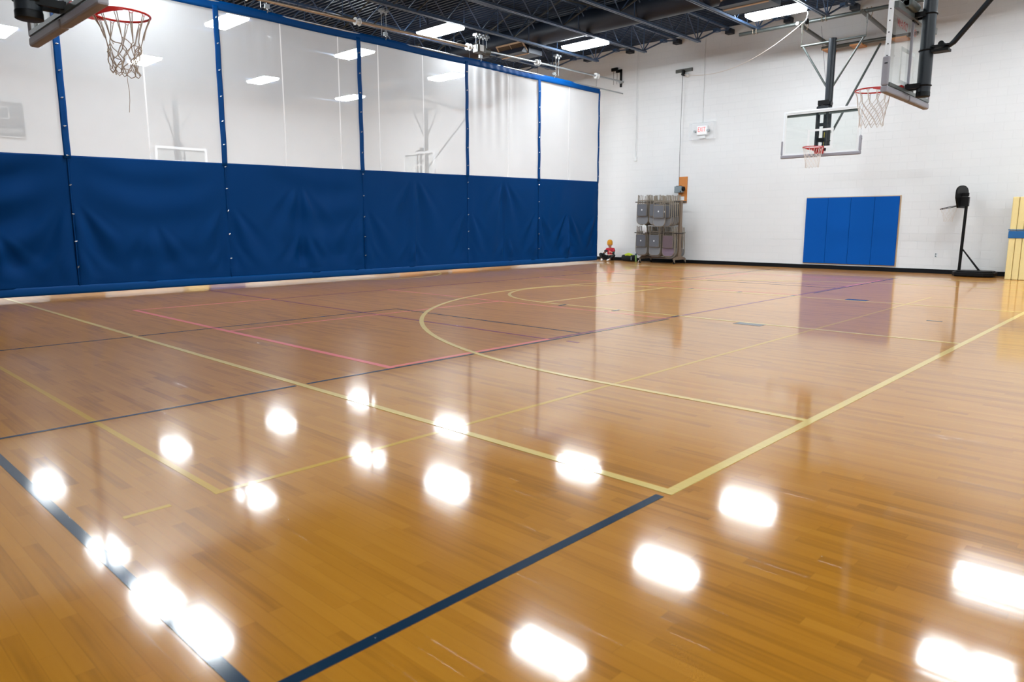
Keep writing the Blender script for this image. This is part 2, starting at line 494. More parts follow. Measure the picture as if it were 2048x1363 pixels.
seg(-11.28, 3.75, -11.28, 5.95, .05, 'pink'); seg(-11.28, 15.25, -11.28, 17.5, .05, 'pink')
seg(-8.26, 3.80, -8.26, 8.40, .034, 'pink'); seg(-8.26, 12.85, -8.26, 17.48, .034, 'pink')
seg(-11.30, 8.40, -5.10, 8.40, .036, 'pink'); seg(-11.30, 12.85, -5.10, 12.85, .036, 'pink')
seg(-5.10, 5.95, -5.10, 15.25, .045, 'purple'); seg(-11.28, 5.95, -11.28, 15.25, .045, 'purple')
seg(-13.9, 5.95, -5.14, 5.95, .045, 'purple'); seg(-13.9, 15.25, -5.14, 15.25, .045, 'purple')
seg(-4.86, 5.99, -4.70, 5.99, .04, 'purple')
seg(-3.25, 1.37, -3.25, 14.0, .036, 'yellow')
seg(-14.0, 1.39, -3.23, 1.39, .036, 'yellow')
seg(-3.25, .97, -3.25, 1.17, .03, 'yellow')
for (xa, xb, ya, yb) in ((-4.20, -3.84, 8.53, 8.71), (-4.20, -3.86, 12.53, 12.73)):
    MB().b2((xa, ya, -.003), (xb, yb, LZ['navy'] + .0004)).build('lane_block', M_line['navy'], floor, label='navy painted lane block')
for x in (-5.11, -6.11, -7.13):
    for ya, yb in ((8.58, 8.76), (12.52, 12.70)):
        seg(x, ya, x, yb, .05, 'navy', 'floor_tick', z=.0005)
seg(-2.48, 10.58, -2.30, 10.58, .06, 'navy', 'floor_tick')  # lone navy dash on the floor below the side hoop

# ------------------------------------------------------------------ roof joists and bridging
def joist(X, ya, yb, label, group):
    r = empty('roof_joist', (X, 0, 0), 0, label, 'roof joist', group)
    zt, zb = 6.99, 6.28
    yend = yb - 1.88
    t = MB()
    for s in (-1, 1): t.b2((s * .022 - .018, ya, zt - .05), (s * .022 + .018, yb, zt))
    t.build('top_chord', M_steel, r)
    b = MB()
    for s in (-1, 1): b.b2((s * .032 - .020, ya, zb), (s * .032 + .020, yend, zb + .05))
    b.build('bottom_chord', M_steel, r)
    w = MB()
    yy = yend - .12
    k = 0
    while yy - .62 > ya:
        w.cyl((0, yy, zb + .04), (0, yy - .62, zt - .03), .016, 6)
        w.cyl((0, yy - .62, zt - .03), (0, yy - 1.24, zb + .04), .016, 6)
        w.cyl((0, yy - .62, zb + .04), (0, yy - .62, zt - .03), .012, 6)
        yy -= 1.24
    w.build('web', M_steel, r)
    e = MB()
    e.cyl((0, yend - .1, zb + .05), (0, yb - .9, 6.78), .024, 6)
    e.cyl((0, yb - .9, 6.78), (0, yb - .1, zt - .04), .024, 6)
    e.cyl((0, yend - .1, zb + .05), (0, yend + .5, zt - .03), .018, 6)
    e.cyl((0, yend - .1, zb + .05), (0, yend - .1, zt - .03), .016, 6)
    e.b2((-.07, yb - 1.0, 6.75), (.07, yb - .8, 6.83))
    e.build('end_brace', M_steel, r)
    MB().b2((-.10, yb - .22, zt - .16), (.10, yb, zt - .03)).build('bearing_seat', M_seatb, r)
    return r
JX = [-14.32 + 1.77 * k for k in range(-8, 11)]
names = {0: 'navy open-web roof joist directly above the divider curtain',
         1: 'navy open-web roof joist ending between the curtain bracket and the pulley bracket',
         2: 'navy open-web roof joist ending above the exit sign cable pipe, second right of the curtain',
         3: 'navy open-web roof joist whose end carries the left end of the hoop support pipe',
         4: 'navy open-web roof joist clamped to the middle of the hoop support pipe',
         5: 'navy open-web roof joist ending behind the nearer side hoop backboard'}
for X in JX:
    k = round((X + 14.32) / 1.77)
    if k in names: joist(X, Y0, D, names[k], 'roof joists over this court')
    elif k < 0: joist(X, Y0, D, 'navy open-web roof joist seen faintly through the white mesh of the curtain', 'roof joists beyond the curtain')
    else: joist(X, Y0, D, 'navy open-web roof joist right of the nearer side hoop mast', 'roof joists on the right')
for yb_ in (2.3, 7.0, 11.7, 15.1):
    r = empty('joist_bridging', (0, yb_, 0), 0, {2.3: 'steel angle cross bridging between joists, row nearest the viewer', 7.0: 'steel angle cross bridging between joists, second row from the viewer',
              11.7: 'steel angle cross bridging between joists, row over the middle of the curtain', 15.1: 'steel angle cross bridging between joists, row just before the round duct'}[yb_], 'bridging', 'rows of cross bridging between joists')
    m1 = MB()
    for i in range(len(JX) - 1):
        a, b = JX[i] + .03, JX[i + 1] - .03
        m1.box(((a + b) / 2, 0, 6.64), (math.hypot(b - a, .64), .012, .035), Matrix.Rotation(-math.atan2(.64, b - a), 3, 'Y'))
        m1.box(((a + b) / 2, .05, 6.64), (math.hypot(b - a, .64), .012, .035), Matrix.Rotation(math.atan2(.64, b - a), 3, 'Y'))
    m1.build('bridging_angles', M_dsteel, r)

# round supply duct with grille boxes
duct = empty('round_duct', (0, 16.3, 6.64), 0, 'dark navy round air duct running across the room through the joists', 'air duct')
m1 = MB().tube([(XL + .1, 0, 0), (XR - .1, 0, 0)], .315, 28)
m2 = m1
x = XL + .8
while x < XR:
    m2.tube([(x - .02, 0, 0), (x + .02, 0, 0)], .328, 28); x += 1.83
m2.build('duct_tube', M_duct, duct, smooth=True)
def grille(xc, label):
    r = empty('air_grille', (xc, 16.12, 6.36), 0, label, 'air grille', 'grilles along the round duct')
    MB().b2((-.58, .04, -.20), (.58, .62, .0)).build('plenum', M_duct, r)
    rot = Matrix.Rotation(math.radians(42), 3, 'X')
    f = MB()
    for (c, d) in (((0, 0, .19), (1.08, .03, .045)), ((0, 0, -.19), (1.08, .03, .045)), ((-.52, 0, 0), (.045, .03, .40)), ((.52, 0, 0), (.045, .03, .40)), ((0, 0, 0), (.02, .028, .36))):
        f.box(rot @ Vector(c) + Vector((0, -.05, -.06)), d, rot)
    f.build('grille_frame', M_grille, r)
    g = MB()
    g.box(rot @ Vector((0, .02, 0)) + Vector((0, -.05, -.06)), (1.0, .01, .36), rot)
    for i in range(30):
        g.box(rot @ Vector((-.5 + 1.0 * (i + .5) / 30, .005, 0)) + Vector((0, -.05, -.06)), (.008, .02, .36), rot)
    g.build('grille_slats', M_grille2, r)
    MB().prism([(-.06, -.02), (-.22, -.20), (.1, -.20), (.1, 0)], -.53, .53, 'x').build('grille_neck', M_duct, r)
grille(-15.25, 'tan slotted air grille on the round duct above the divider curtain')
grille(-8.05, 'tan slotted air grille on the round duct left of the hoop support pipes')
grille(-21.8, 'tan slotted air grille seen through the curtain mesh')

# ------------------------------------------------------------------ ceiling lights
def make_light():
    r = empty('ceiling_light', (0, 0, 0))
    h = MB().b2((-.66, -.30, .045), (.66, .30, .13))
    h.b2((-.50, -.05, .13), (-.46, -.01, .46)); h.b2((.46, -.05, .13), (.50, -.01, .46))
    h.build('light_housing', M_hous, r)
    MB().prism([(-.285, .045), (-.25, -.02), (.25, -.02), (.285, .045)], -.645, .645, 'x').build('light_diffuser', M_lamp, r)
    return r
LIGHTS = [
    (-15.50, 13.50, 'bright rectangular ceiling light just above the middle of the curtain top'),
    (-13.62, 17.45, 'bright rectangular ceiling light below the duct, near the back wall end of the curtain'),
    (-8.20, 18.10, 'bright rectangular ceiling light beside the hoop support pipe above the glass hoop'),
    (-19.45, 13.44, 'bright ceiling light glowing through the mesh across the third blue seam from the left'),
    (-20.05, 17.70, 'bright ceiling light glowing through the mesh left of the fourth blue seam'),
    (-18.85, 9.13, 'bright ceiling light glowing through the mesh under the curtain top band, behind the second seam'),
    (-25.08, 9.34, 'bright ceiling light glowing through the mesh behind the left hoop net'),
    (-25.31, 13.49, 'bright ceiling light glowing through the third mesh panel, near its left edge'),
    (-26.14, 17.78, 'small bright ceiling light glowing through the mesh, lowest one by the third seam'),
    (-24.19, 5.29, 'bright ceiling light glowing through the mesh at the left edge of the picture'),
    (-18.1, 5.0, None), (-14.95, 4.95, None), (-13.0, 5.1, None),
    (-7.95, 13.45, None), (-7.80, 9.20, None), (-2.40, 17.73, None), (-2.15, 13.91, None),
    (-2.2, 5.0, None), (-18.5, .4, None), (-24.5, .4, None), (-2.2, .4, None),  # from here on: unseen lights added along the grid to illuminate the room
    (-20, -3.8, None), (3.6, 9.2, None), (3.6, 4.8, None), (3.6, 0.4, None),
    (3.7, 17.7, None), (3.7, 13.6, None),
]
lp = make_light()
for i, (x, y, lab) in enumerate(LIGHTS):
    o = lp if i == 0 else copy_tree(lp)
    o.location = (x * .976, y * .976, 6.27)
    tag(o, lab or 'bright ceiling light above the frame, seen as floor glare or added unseen for illumination', 'ceiling light', 'rectangular ceiling lights' if lab else 'ceiling lights above the frame')

# ------------------------------------------------------------------ divider curtain
def cx(y): return -14.15 - .0268 * (y - 2.7) + .02 * math.sin(y * 1.9)
SEAMS = [-5.4, -2.3, .8, 3.88, 6.68, 10.02, 13.45, 16.45, 19.52]
ZB, ZM, ZH = .055, 2.56, 5.44
def ztop(y): return 5.50 + .0065 * (y - 4)
def zmid(y): return 2.40 + (y - 2.9) * .0145
cur = empty('divider_curtain', (0, 0, 0), 0, 'long blue vinyl gym divider curtain with white mesh upper panels', 'divider curtain')
rnd = random.Random(3)
FOLDS = []
for s in SEAMS:
    for k in range(4):
        FOLDS.append((s, rnd.uniform(.9, 2.2), rnd.uniform(.010, .022)))
PEAKS = [(s, z, a, w) for s in SEAMS for (z, a, w) in ((1.45, .05, .95), (.75, .04, .7))]
PEAKS += [(8.35, 1.9, .05, .9), (8.4, .9, .05, .8), (11.6, 2.2, .045, 1.1), (11.5, .7, .05, .7), (14.9, 2.3, .045, 1.0), (15.0, .8, .04, .6), (17.9, 1.4, .07, .9), (17.9, .9, .05, .7), (5.2, 1.1, .03, 1.0), (2.6, 1.0, .05, 1.0)]
def disp(y, z):
    d = .014 * math.sin(y * 1.3 + .5 * math.sin(z * 1.3)) + .009 * math.sin(y * 4.3 + z * .7 + 1.5 * math.sin(y * .9))
    d += .003 * math.sin(y * 11.7 - z * 2.1 + 2 * math.sin(y * .8)) * (1 + math.sin(y * 2.3))
    for (py, pz, a, w) in PEAKS:
        dy = y - py
        if abs(dy) > 1.8: continue
        dz = pz - z
        # cloth pulled up at a point: ridges fan out downwards from it
        r = math.sqrt(dy * dy + dz * dz) + 1e-4
        if dz > -.15:
            fan = abs(dy) / (dz + .35)
            d += 1.15 * a * math.cos(fan * 9.5 + dz * .6 + py + (1.3 if dy > 0 else 0)) * math.exp(-(fan / .75) ** 2) * math.exp(-(dy / w) ** 2) * min(1, (dz + .15) * 2.2) * math.exp(-max(0, dz) * .35)
    # swags hanging between points, left bays
    for (py, a) in ((2.3, .045), (5.3, .012), (9.0, .012)):
        dy = y - py
        if abs(dy) < 1.5:
            d += a * math.sin((z - .22 * dy * dy) * 9.0) * math.exp(-(dy / 1.1) ** 4)
    edge = min(1, max(0, (zmid(y) - z) / .35)) * .85 + .15
    bot = min(1, max(0, (z - .30) / .25)) * .8 + .2
    ns = min(abs(y - s) for s in SEAMS)
    return d * edge * bot * (.25 + .75 * min(1, ns / .25)) * 1.15
def sheet(y0, y1, z0f, z1f, ny, nz, df, name, mat, off=0, thick=.004, label=None):
    V = []; F = []
    for i in range(ny + 1):
        y = y0 + (y1 - y0) * i / ny
        for j in range(nz + 1):
            z = z0f(y) + (z1f(y) - z0f(y)) * j / nz
            V.append((cx(y) + off + df(y, z), y, z))
    for i in range(ny):
        for j in range(nz):
            a = i * (nz + 1) + j
            F.append((a, a + 1, a + nz + 2, a + nz + 1))
    o = MB().add(V, F).build(name, mat, cur, label=label)
    for p in o.data.polygons: p.use_smooth = True
    if thick:
        m = o.modifiers.new('solid', 'SOLIDIFY'); m.thickness = thick; m.offset = 0
    return o
zero = lambda y, z: 0.0
def wav(y, z):
    f = .010 * math.sin(y * 1.7) + .006 * math.sin(y * 6.1 + z)
    if 13.45 < y < 15.6:
        f += .035 * math.sin(y * 17 + .3 * z) * min(1, (y - 13.45) * 3) * min(1, max(0, (z - 3.2)) / 2.2) * min(1, max(0, 15.6 - y))
    if 7.2 < y < 7.9:
        f += .02 * math.sin(y * 20) * min(1, max(0, (z - 4.3)))
    return f * min(1, max(0, (z - zmid(y)) / .25)) * min(1, max(0, (ztop(y) - .15 - z) / .10))
for i in range(len(SEAMS) - 1):
    a, b = SEAMS[i], SEAMS[i + 1]
    ny = int((b - a) / .03)
    sheet(a, b, lambda y: ZB + .13, zmid, ny, 80, disp, 'vinyl_panel', M_blue)
    if b > 0:
        sheet(a, b, lambda y: zmid(y) - .02, lambda y: ztop(y) - .13, ny // 2 if not 13 < a < 14 else ny, 20, wav, 'mesh_panel', M_mesh, off=-.022, thick=0)
    else:
        sheet(a, b, lambda y: zmid(y) - .02, lambda y: ztop(y) - .13, 20, 6, zero, 'mesh_panel', M_mesh, off=-.022, thick=0)
def hemdisp(y, z): return .006 + (.012 * math.sin(y * 23 + z * 9) if 13.9 < y < 16.3 else 0)
sheet(SEAMS[0], SEAMS[-1], lambda y: ztop(y) - .18, ztop, 400, 3, hemdisp, 'top_band', M_band, off=.006, thick=.008)
sheet(SEAMS[0], SEAMS[-1], lambda y: ZB, lambda y: ZB + .145, 250, 4, lambda y, z: .006 + .01 * math.sin((z - ZB) / .145 * PI), 'bottom_hem', M_hem, thick=.012)
grom0 = None
for s in SEAMS[1:]:
    w = .055
    y0_, y1_ = (s - w, s + w) if s < 19 else (s - .07, s + .01)
    sheet(y0_, y1_, lambda y: zmid(y) - .05, lambda y: ztop(y) - .10, 4, 40, lambda y, z: .006 * math.sin(z * 7 + s) + .01, 'seam_band', M_band, off=.008, thick=.006)
    sheet(s - .012, s + .012, lambda y: ZB + .12, lambda y: zmid(y), 1, 30, lambda y, z: .004 * math.sin(z * 9), 'lap_seam', M_blue, off=.006, thick=.008)
    # laced grommets up the seam
    for k in range(11):
        z = .55 + k * .46 + .05 * math.sin(k * 7 + s)
        if z > ztop(s) - .25 or s < 0: continue
        if grom0 is None:
            g = MB().tube([(0, .010 * math.cos(t), .010 * math.sin(t)) for t in [2 * PI * q / 10 for q in range(10)]], .0035, 5, closed=True)
            g.tube([(.006, -.02, -.01), (.012, 0, .0), (.006, .02, .01)], .005, 5)
            grom0 = g.build('grommet', M_grom, cur, label='pale metal grommet with lacing'); o = grom0
        else:
            o = share(grom0, 'grommet', cur); o['label'] = 'pale metal grommet with lacing'
        o.location = (cx(s) + .028, s - (.02 if s > 19 else 0), z); o.rotation_euler = (rnd.uniform(-.6, .6), 0, 0)
for (y, zt) in ((5.27, 9), (8.06, 9), (9.49, 9), (10.57, 9), (11.96, 9), (2.2, 9), (15.1, 9), (17.9, 9)):
    sheet(y - .014, y + .014, lambda y: zmid(y), lambda y: ztop(y) - .17, 1, 20, wav, 'mesh_seam', M_seam, off=-.012, thick=0)

# batten pipe inside the top hem, drive pipe and hangers
bat = MB().cyl((cx(-5), -5, ztop(-5) - .03), (cx(20.8) - .02, 20.84, ztop(20.5) - .01), .021, 10).build('batten_pipe', M_zinc, cur, smooth=True, label='grey steel batten pipe in the top hem')
drv = empty('curtain_drive_pipe', (0, 0, 0), 0, 'long tan and silver drive pipe hung above the curtain top', 'drive pipe')
def zdrv(y): return 5.66 + .0185 * (y - 5) if y < 20 else 5.95
P0 = (cx(-5) - .02, -5, 5.50); P1 = (cx(20.8), 20.80, 5.97)
def onp(y):
    t = (y - P0[1]) / (P1[1] - P0[1]); return Vector([P0[k] + (P1[k] - P0[k]) * t for k in range(3)])
MB().cyl(onp(-5), onp(13.7), .030, 12).build('drive_tube', M_tpipe, drv, smooth=True)
MB().cyl(onp(14.1), onp(20.84), .026, 12).build('drive_tube', M_zinc, drv, smooth=True, label='bright silver drive tube')
for y in (4.0, 7.3, 10.02, 13.55, 16.35, 19.3):
    p = onp(y); mb = MB()
    for s_ in (-.055, .055):
        mb.cyl(p + Vector((0, s_ - .008, 0)), p + Vector((0, s_ + .008, 0)), .085, 20)
    mb.cyl(p + Vector((0, -.05, 0)), p + Vector((0, .05, 0)), .045, 12)
    mb.build('cable_drum', M_white, drv, smooth=True, label='white cable drum')
    MB().cyl(p + Vector((.02, 0, -.05)), (cx(y) + .015, y, ztop(y) - .02), .005, 5).build('lift_cable', M_black, drv)
p = onp(13.95)
mot = MB().box(p, (.20, .30, .20)); mot.cyl(p + Vector((.0, .12, -.02)), p + Vector((0, .36, -.02)), .09, 16)
mot.build('drive_motor', M_dsteel, drv, smooth=True, bevel=.01, label='brown and black drive motor')
MB().box(p + Vector((.11, -.02, .01)), (.02, .13, .15)).build('motor_plate', M_white, drv)
# hangers that hold the curtain to the joist
def hanger(y, n, label):
    r = empty('curtain_hanger', (-14.40, y, 0), 0, label, 'hanger', 'hangers holding the curtain pipes to the joist')
    top = 6.20
    c = MB(); rod = MB()
    for k in range(n):
        o = (k - (n - 1) / 2) * .13
        c.b2((-.07, o - .045, top - .05), (.07, o + .045, top + .0)); c.cyl((0, o, top - .10), (0, o, top - .04), .03, 8)
        rod.cyl((0, o, top - .06), (0, o, 5.83 if n > 2 else 5.62), .008, 6)
    c.build('beam_clamp', M_zinc, r, smooth=True); rod.build('hanger_rod', M_zinc, r)
    b = MB().box((cx(y) + 14.40, 0, ztop(y) + .10), (.05, .10, .08)); b.tube([(cx(y) + 14.4, 0, ztop(y) + .08), (cx(y) + 14.41, .02, ztop(y) + .03), (cx(y) + 14.42, -.01, ztop(y) - .03)], .012, 6)
    if n <= 2: rod2 = MB().cyl((0, 0, 5.63), (cx(y) + 14.40, 0, ztop(y) + .12), .007, 5).build('hanger_link', M_zinc, r)
    b.build('curtain_clamp', M_zinc, r, smooth=True)
hanger(4.9, 2, 'silver rod hanger left of the second blue seam')
hanger(7.78, 2, 'silver rod hanger above the third mesh panel, left part')
hanger(10.80, 2, 'silver rod hanger just right of the third blue seam')
hanger(13.98, 4, 'silver four-rod hanger at the curtain motor')
hanger(17.12, 2, 'silver rod hanger nearest the back wall, over the last mesh panel')
br = empty('curtain_wall_bracket', (-14.72, D, 6.1), 0, 'black steel bracket on the back wall holding the curtain drive pipe', 'wall bracket')
MB().b2((-.03, -.05, -.28), (.03, 0, .28)).b2((-.03, -.05, .22), (.03, -.01, .28)).b2((-.2, -.05, .20), (.03, 0, .29)).b2((-.36, -.10, .26), (-.12, -.04, .36)).build('bracket_plate', M_blackp, br)
mb = MB()
for s_ in (-.28, -.14): mb.cyl((s_, -.06, .25), (s_, -.06, -.18), .006, 5)
mb.build('bracket_rod', M_blackp, br)
MB().b2((.0, -.06, -.16), (.09, 0, -.10)).cyl((.0, -.10, -.13), (.0, 0, -.13), .05, 12).build('pipe_bearing', M_zinc, br, smooth=True)

# ------------------------------------------------------------------ basketball hoops
def net_mesh(n=12, top=.228, bot=.13, length=.42, first=.13, rows=4, rad=.003, seed=1, jit=.0, twist=0.0, center=(0, 0, 0), drop=()):
    R = random.Random(seed); mb = MB()
    C = Vector(center)
    def rr(t): return top + (bot - top) * min(1, t * 1.25) ** .8
    lev = [0.0] + [first + (length - first) * k / rows for k in range(rows + 1)]
    def pt(k, h, off):
        a = 2 * PI * (k + off) / n + twist * h
        r = rr(h / length)
        return C + Vector((r * math.cos(a) + R.uniform(-jit, jit), r * math.sin(a) + R.uniform(-jit, jit), -h + R.uniform(-jit, jit)))
    nodes = [[pt(k, lev[i], 0 if i < 2 else (.5 * ((i - 1) % 2))) for k in range(n)] for i in range(len(lev))]
    for k in range(n):
        for s_ in (-.10, .10):
            a = 2 * PI * (k + s_ * .9) / n
            p0 = C + Vector((top * math.cos(a), top * math.sin(a), .0))
            mid = (p0 + nodes[1][k]) / 2 + Vector((0, 0, 0)) * 1.0
            mid -= (mid - C).to_2d().to_3d() * .04
            mb.tube([p0, mid, nodes[1][k]], rad, 4, cap=False)
    for i in range(1, len(lev) - 1):
        for k in range(n):
            if (i, k) in drop: continue
            a = nodes[i][k]
            sh = ((i - 1) % 2)
            for t in ((0, -1) if sh == 0 else (0, 1)):
                b = nodes[i + 1][(k + t) % n]
                m = (a + b) / 2 + Vector((R.uniform(-jit, jit), R.uniform(-jit, jit), R.uniform(-jit, jit))) * .6
                mb.tube([a, m, b], rad, 4, cap=False)
    return mb, nodes

def hoop(loc, rz, label, mast_bottom=2.85, mast_off=.30, netkind='good', text=False, header=True, tail=False, ztop_=6.0, mast_r=.09, braces='C', rim_off=.39, mast_dx=0.0):
    """local frame: front of the board looks towards -Y, origin on the floor under the board front centre"""
    r = empty('basketball_hoop', loc, rz, label, 'basketball hoop')
    W, H, zb = .915, 1.07, 2.90
    g = MB().b2((-W + .04, .004, zb + .04), (W - .04, .016, zb + H - .04)).build('glass_board', M_glass, r)
    tg = MB()
    x0, x1, za, zc = -.305, .305, 3.05 + .0, 3.05 + .457
    for a, b in (((x0, 0, za), (x0 + .05, .004, zc)), ((x1 - .05, 0, za), (x1, .004, zc)), ((x0 + .05, 0, zc - .05), (x1 - .05, .004, zc)), ((x0 + .05, 0, za), (x1 - .05, .004, za + .05))):
        tg.b2(a, b)
    bd = .05
    for a, b in (((-W + .03, 0, zb + .03), (-W + .03 + bd, .004, zb + H - .03)), ((W - .03 - bd, 0, zb + .03), (W - .03, .004, zb + H - .03)),
                 ((-W + .03 + bd, 0, zb + H - .03 - bd), (W - .03 - bd, .004, zb + H - .03)), ((-W + .03 + bd, 0, zb + .03), (W - .03 - bd, .004, zb + .03 + bd))):
        tg.b2(a, b)
    tg.build('target_lines', M_white, g, label='white painted target square and border')
    fr = MB()
    for s_ in (-1, 1):
        fr.b2((s_ * (W - .02) - .02, -.004, zb), (s_ * (W - .02) + .02, .05, zb + H))
    fr.b2((-W + .04, -.0035, zb + H - .04), (W - .04, .0495, zb + H)); fr.b2((-W + .04, -.0035, zb), (W - .04, .0495, zb + .04))
    # bolts along the outer edges
    frame = fr.build('board_frame', M_alu, r, bevel=.004, label='silver white board frame')
    bl = MB()
    for s_ in (-1, 1):
        for k in range(7):
            z = zb + .12 + k * .135
            bl.cyl((s_ * (W - .002), .025, z), (s_ * (W + .006), .025, z), .008, 8)
    bl.build('frame_bolts', M_black, frame)
    # padding along the bottom and up the corners
    pd = MB()
    pd.b2((-W - .03, -.018, zb - .045), (-.02, .065, zb + .035)); pd.b2((.02, -.018, zb - .045), (W + .03, .065, zb + .035))
    pd.b2((-.0199, -.012, zb - .035), (.0199, .06, zb + .03))
    for s_ in (-1, 1):
        pd.b2((s_ * (W + .03), -.018, zb + .0355), (s_ * (W - .02), .065, zb + .38))
    pad = pd.build('board_padding', M_gpad, r, bevel=.018, label='grey rubber edge padding')
    sl = MB()
    for s_ in (-1, 1):
        sl.b2((s_ * (W + .028), .012, zb + .29), (s_ * (W + .034), .048, zb + .305))
    sl.build('padding_slots', M_black, pad)
    # rear rails
    rl = MB()
    rl.b2((-W + .04, .05, zb + H - .13), (W - .04, .10, zb + H - .05))
    rl.b2((-W + .04, .05, zb + .04), (W - .04, .07, zb + .08))
    rl.build('rear_rail', M_gsteel, r, label='dark rear cross rail')
    st = MB()
    if braces == 'B':
        st.b2((-.017, .018, zb + .02), (.017, .045, zb + H - .06))
        st.build('rear_upright', M_gpad, r, label='slim grey rear upright')
    else:
        for s_ in (-.115, .115):
            st.b2((s_ - .022, .018, zb + .02), (s_ + .022, .055, zb + H + .05))
        st.b2((-.137, .03, zb + H * .62), (.137, .05, zb + H * .62 + .04)); st.b2((-.137, .03, zb + H + .0), (.137, .05, zb + H + .06))
        st.build('rear_upright', M_black, r, label='black rear uprights')
    # rim, bracket, net
    ry, rz_ = -rim_off, 3.05
    rm = MB().tube([(.228 * math.cos(2 * PI * k / 40), ry + .228 * math.sin(2 * PI * k / 40), rz_) for k in range(40)], .0095, 8, closed=True)
    rm.b2((-.10, -.035, rz_ - .13), (.10, 0, rz_ + .01))
    # tapering wings that run from the plate out along the ring
    for s_ in (-1, 1):
        pts = []
        for k in range(9):
            a = PI / 2 + s_ * math.radians(20 + 55 * k / 8)
            pts.append((.238 * math.cos(a), ry + .238 * math.sin(a)))
        pts = [(-s_ * .10, 0.0)] + pts
        V = []; F = []
        for i, (px, py) in enumerate(pts):
            h = .055 * (1 - i / (len(pts))) + .012
            for dd in (0, .006):
                V += [(px * (1 + dd), py + dd, rz_ + .006), (px * (1 + dd), py + dd, rz_ - h)]
        for i in range(len(pts) - 1):
            b = i * 4
            F += [(b, b + 1, b + 5, b + 4), (b + 2, b + 6, b + 7, b + 3), (b, b + 4, b + 6, b + 2), (b + 1, b + 3, b + 7, b + 5)]
        F += [(0, 2, 3, 1), (len(V) - 4, len(V) - 3, len(V) - 1, len(V) - 2)]
        rm.add(V, F)
    rm.prism([(-.10, -.02), (.10, -.02), (.06, ry + .235), (-.06, ry + .235)], rz_ - .004, rz_ + .006, 'z')
    hk = rm
    for k in range(12):
        a = 2 * PI * k / 12
        q = Vector((.228 * math.cos(a), ry + .228 * math.sin(a), rz_ - .012))
        hk.tube([q + Vector((-.02 * math.sin(a), .02 * math.cos(a), 0)), q + Vector((0, 0, -.016)), q + Vector((.02 * math.sin(a), -.02 * math.cos(a), 0))], .003, 5)
    rim = rm.build('rim', M_red, r, smooth=True, label='red steel ring with bracket')
    c = (0, ry, rz_ - .016)
    if netkind == 'good': mb, nd = net_mesh(center=c, rad=.0036, length=.46, first=.12, rows=5, bot=.15, jit=.004, seed=4)
    else:
        mb, nd = net_mesh(center=c, rad=.0040, length=.46, first=.20, rows=4, bot=.10, jit=.022, seed=11, twist=1.1, drop=((1, 2), (1, 3), (2, 3), (3, 9), (1, 8)))
        last = nd[-1]
        for k in range(0, 12, 1):
            a, b = last[k], last[(k + 1) % 12]
            mb.tube([a, (a + b) / 2 + Vector((0, 0, -.022)), b], .004, 4, cap=False)
        s0 = nd[2][3]
        mb.tube([nd[2][8], nd[2][8] + Vector((.05, .0, .01)), nd[2][8] + Vector((.09, .02, -.03)), nd[2][8] + Vector((.11, .03, -.10)), nd[2][8] + Vector((.09, .03, -.09)), nd[2][8] + Vector((.07, .02, -.01))], .0036, 4)
        q = last[10]
        mb.tube([q, q + Vector((-.005, .0, -.07)), q + Vector((-.025, 0, -.14)), q + Vector((-.02, 0, -.22)), q + Vector((.0, 0, -.27)), q + Vector((.015, 0, -.32))], .0026, 4)
    mb.build('net', M_net if netkind == 'good' else M_net_old, rim, label='white corded net' if netkind == 'good' else 'frayed grey tan corded net with a dangling strand')
    # mast
    mx = mast_dx; my = mast_off
    MB().cyl((mx, my, mast_bottom), (mx, my, ztop_ - .38 if braces == 'C' else ztop_), mast_r, 24).build('mast', M_black, r, smooth=True, label='thick black steel mast')
    MB().lathe([(mast_r * .9, 0), (mast_r * 1.04, .006), (mast_r * 1.04, .06), (mast_r, .065)], (mx, my, mast_bottom - .01), 24).build('mast_cap', M_blackp, r, smooth=True)
    for z in (mast_bottom + .13, mast_bottom + 1.0):
        cl = MB()
        cl.tube([(mx + (mast_r + .006) * math.cos(2 * PI * k / 24), my + (mast_r + .006) * math.sin(2 * PI * k / 24), z) for k in range(24)], .009, 6, closed=True)
        cl.b2((mx - .09, .055, z - .03), (mx - .05, my - .02, z + .03)); cl.b2((mx + .05, .055, z - .03), (mx + .09, my - .02, z + .03))
        cl.b2((-.13, .052, z - .05), (.13, .068, z + .05))
        cl.build('mast_clamp', M_blackp, r, smooth=True, label='black u-bolt clamp')
    zh = ztop_ - .45
    if braces == 'C':
        hd = MB().cyl((mx - .75, my, zh), (mx + .75, my, zh), .030, 12).build('header_bar', M_gsteel, r, smooth=True, label='grey green header bar')
        for s_ in (-1, 1):
            MB().cyl((mx + s_ * .70, my, zh - .02), (mx + s_ * .08, my, zh - 1.02), .024, 10).build('v_brace', M_gsteel, r, smooth=True)
            ch = MB()
            for q in (-.03, .03):
                ch.tube([(mx + s_ * .75, my + q, ztop_ + .11), (mx + s_ * .75, my + q, ztop_ - .14), (mx + s_ * .75, my, ztop_ - .19)], .007, 6)
            ch.tube([(mx + s_ * .75, my, ztop_ - .17), (mx + s_ * .75, my, zh)], .009, 6)
            ch.build('chain_link', M_dsteel, r)
        MB().cyl((mx + .40, my + 2.15, 5.80), (mx + .12, my + .02, 3.45), .028, 12).build('rear_brace', M_gsteel, r, smooth=True, label='grey rear diagonal brace')
        ad = MB()
        for xx in (-.16,):
            ad.b2((mx + xx - .03, my - .16, zb + .1), (mx + xx + .03, my - .12, zb + H + .16))
        ad.b2((mx - .19, my - .16, zb + H + .10), (mx + .11, my - .02, zb + H + .18)); ad.b2((mx - .19, my - .14, zb + .72), (mx, my - .1, zb + .77))
        ad.build('height_adjuster', M_black, r, label='black height adjuster frame')
        MB().b2((mx - .02, my - .096, 3.0), (mx + .01, my - .09, 3.45)).build('yellow_label', M_ysticker, r)
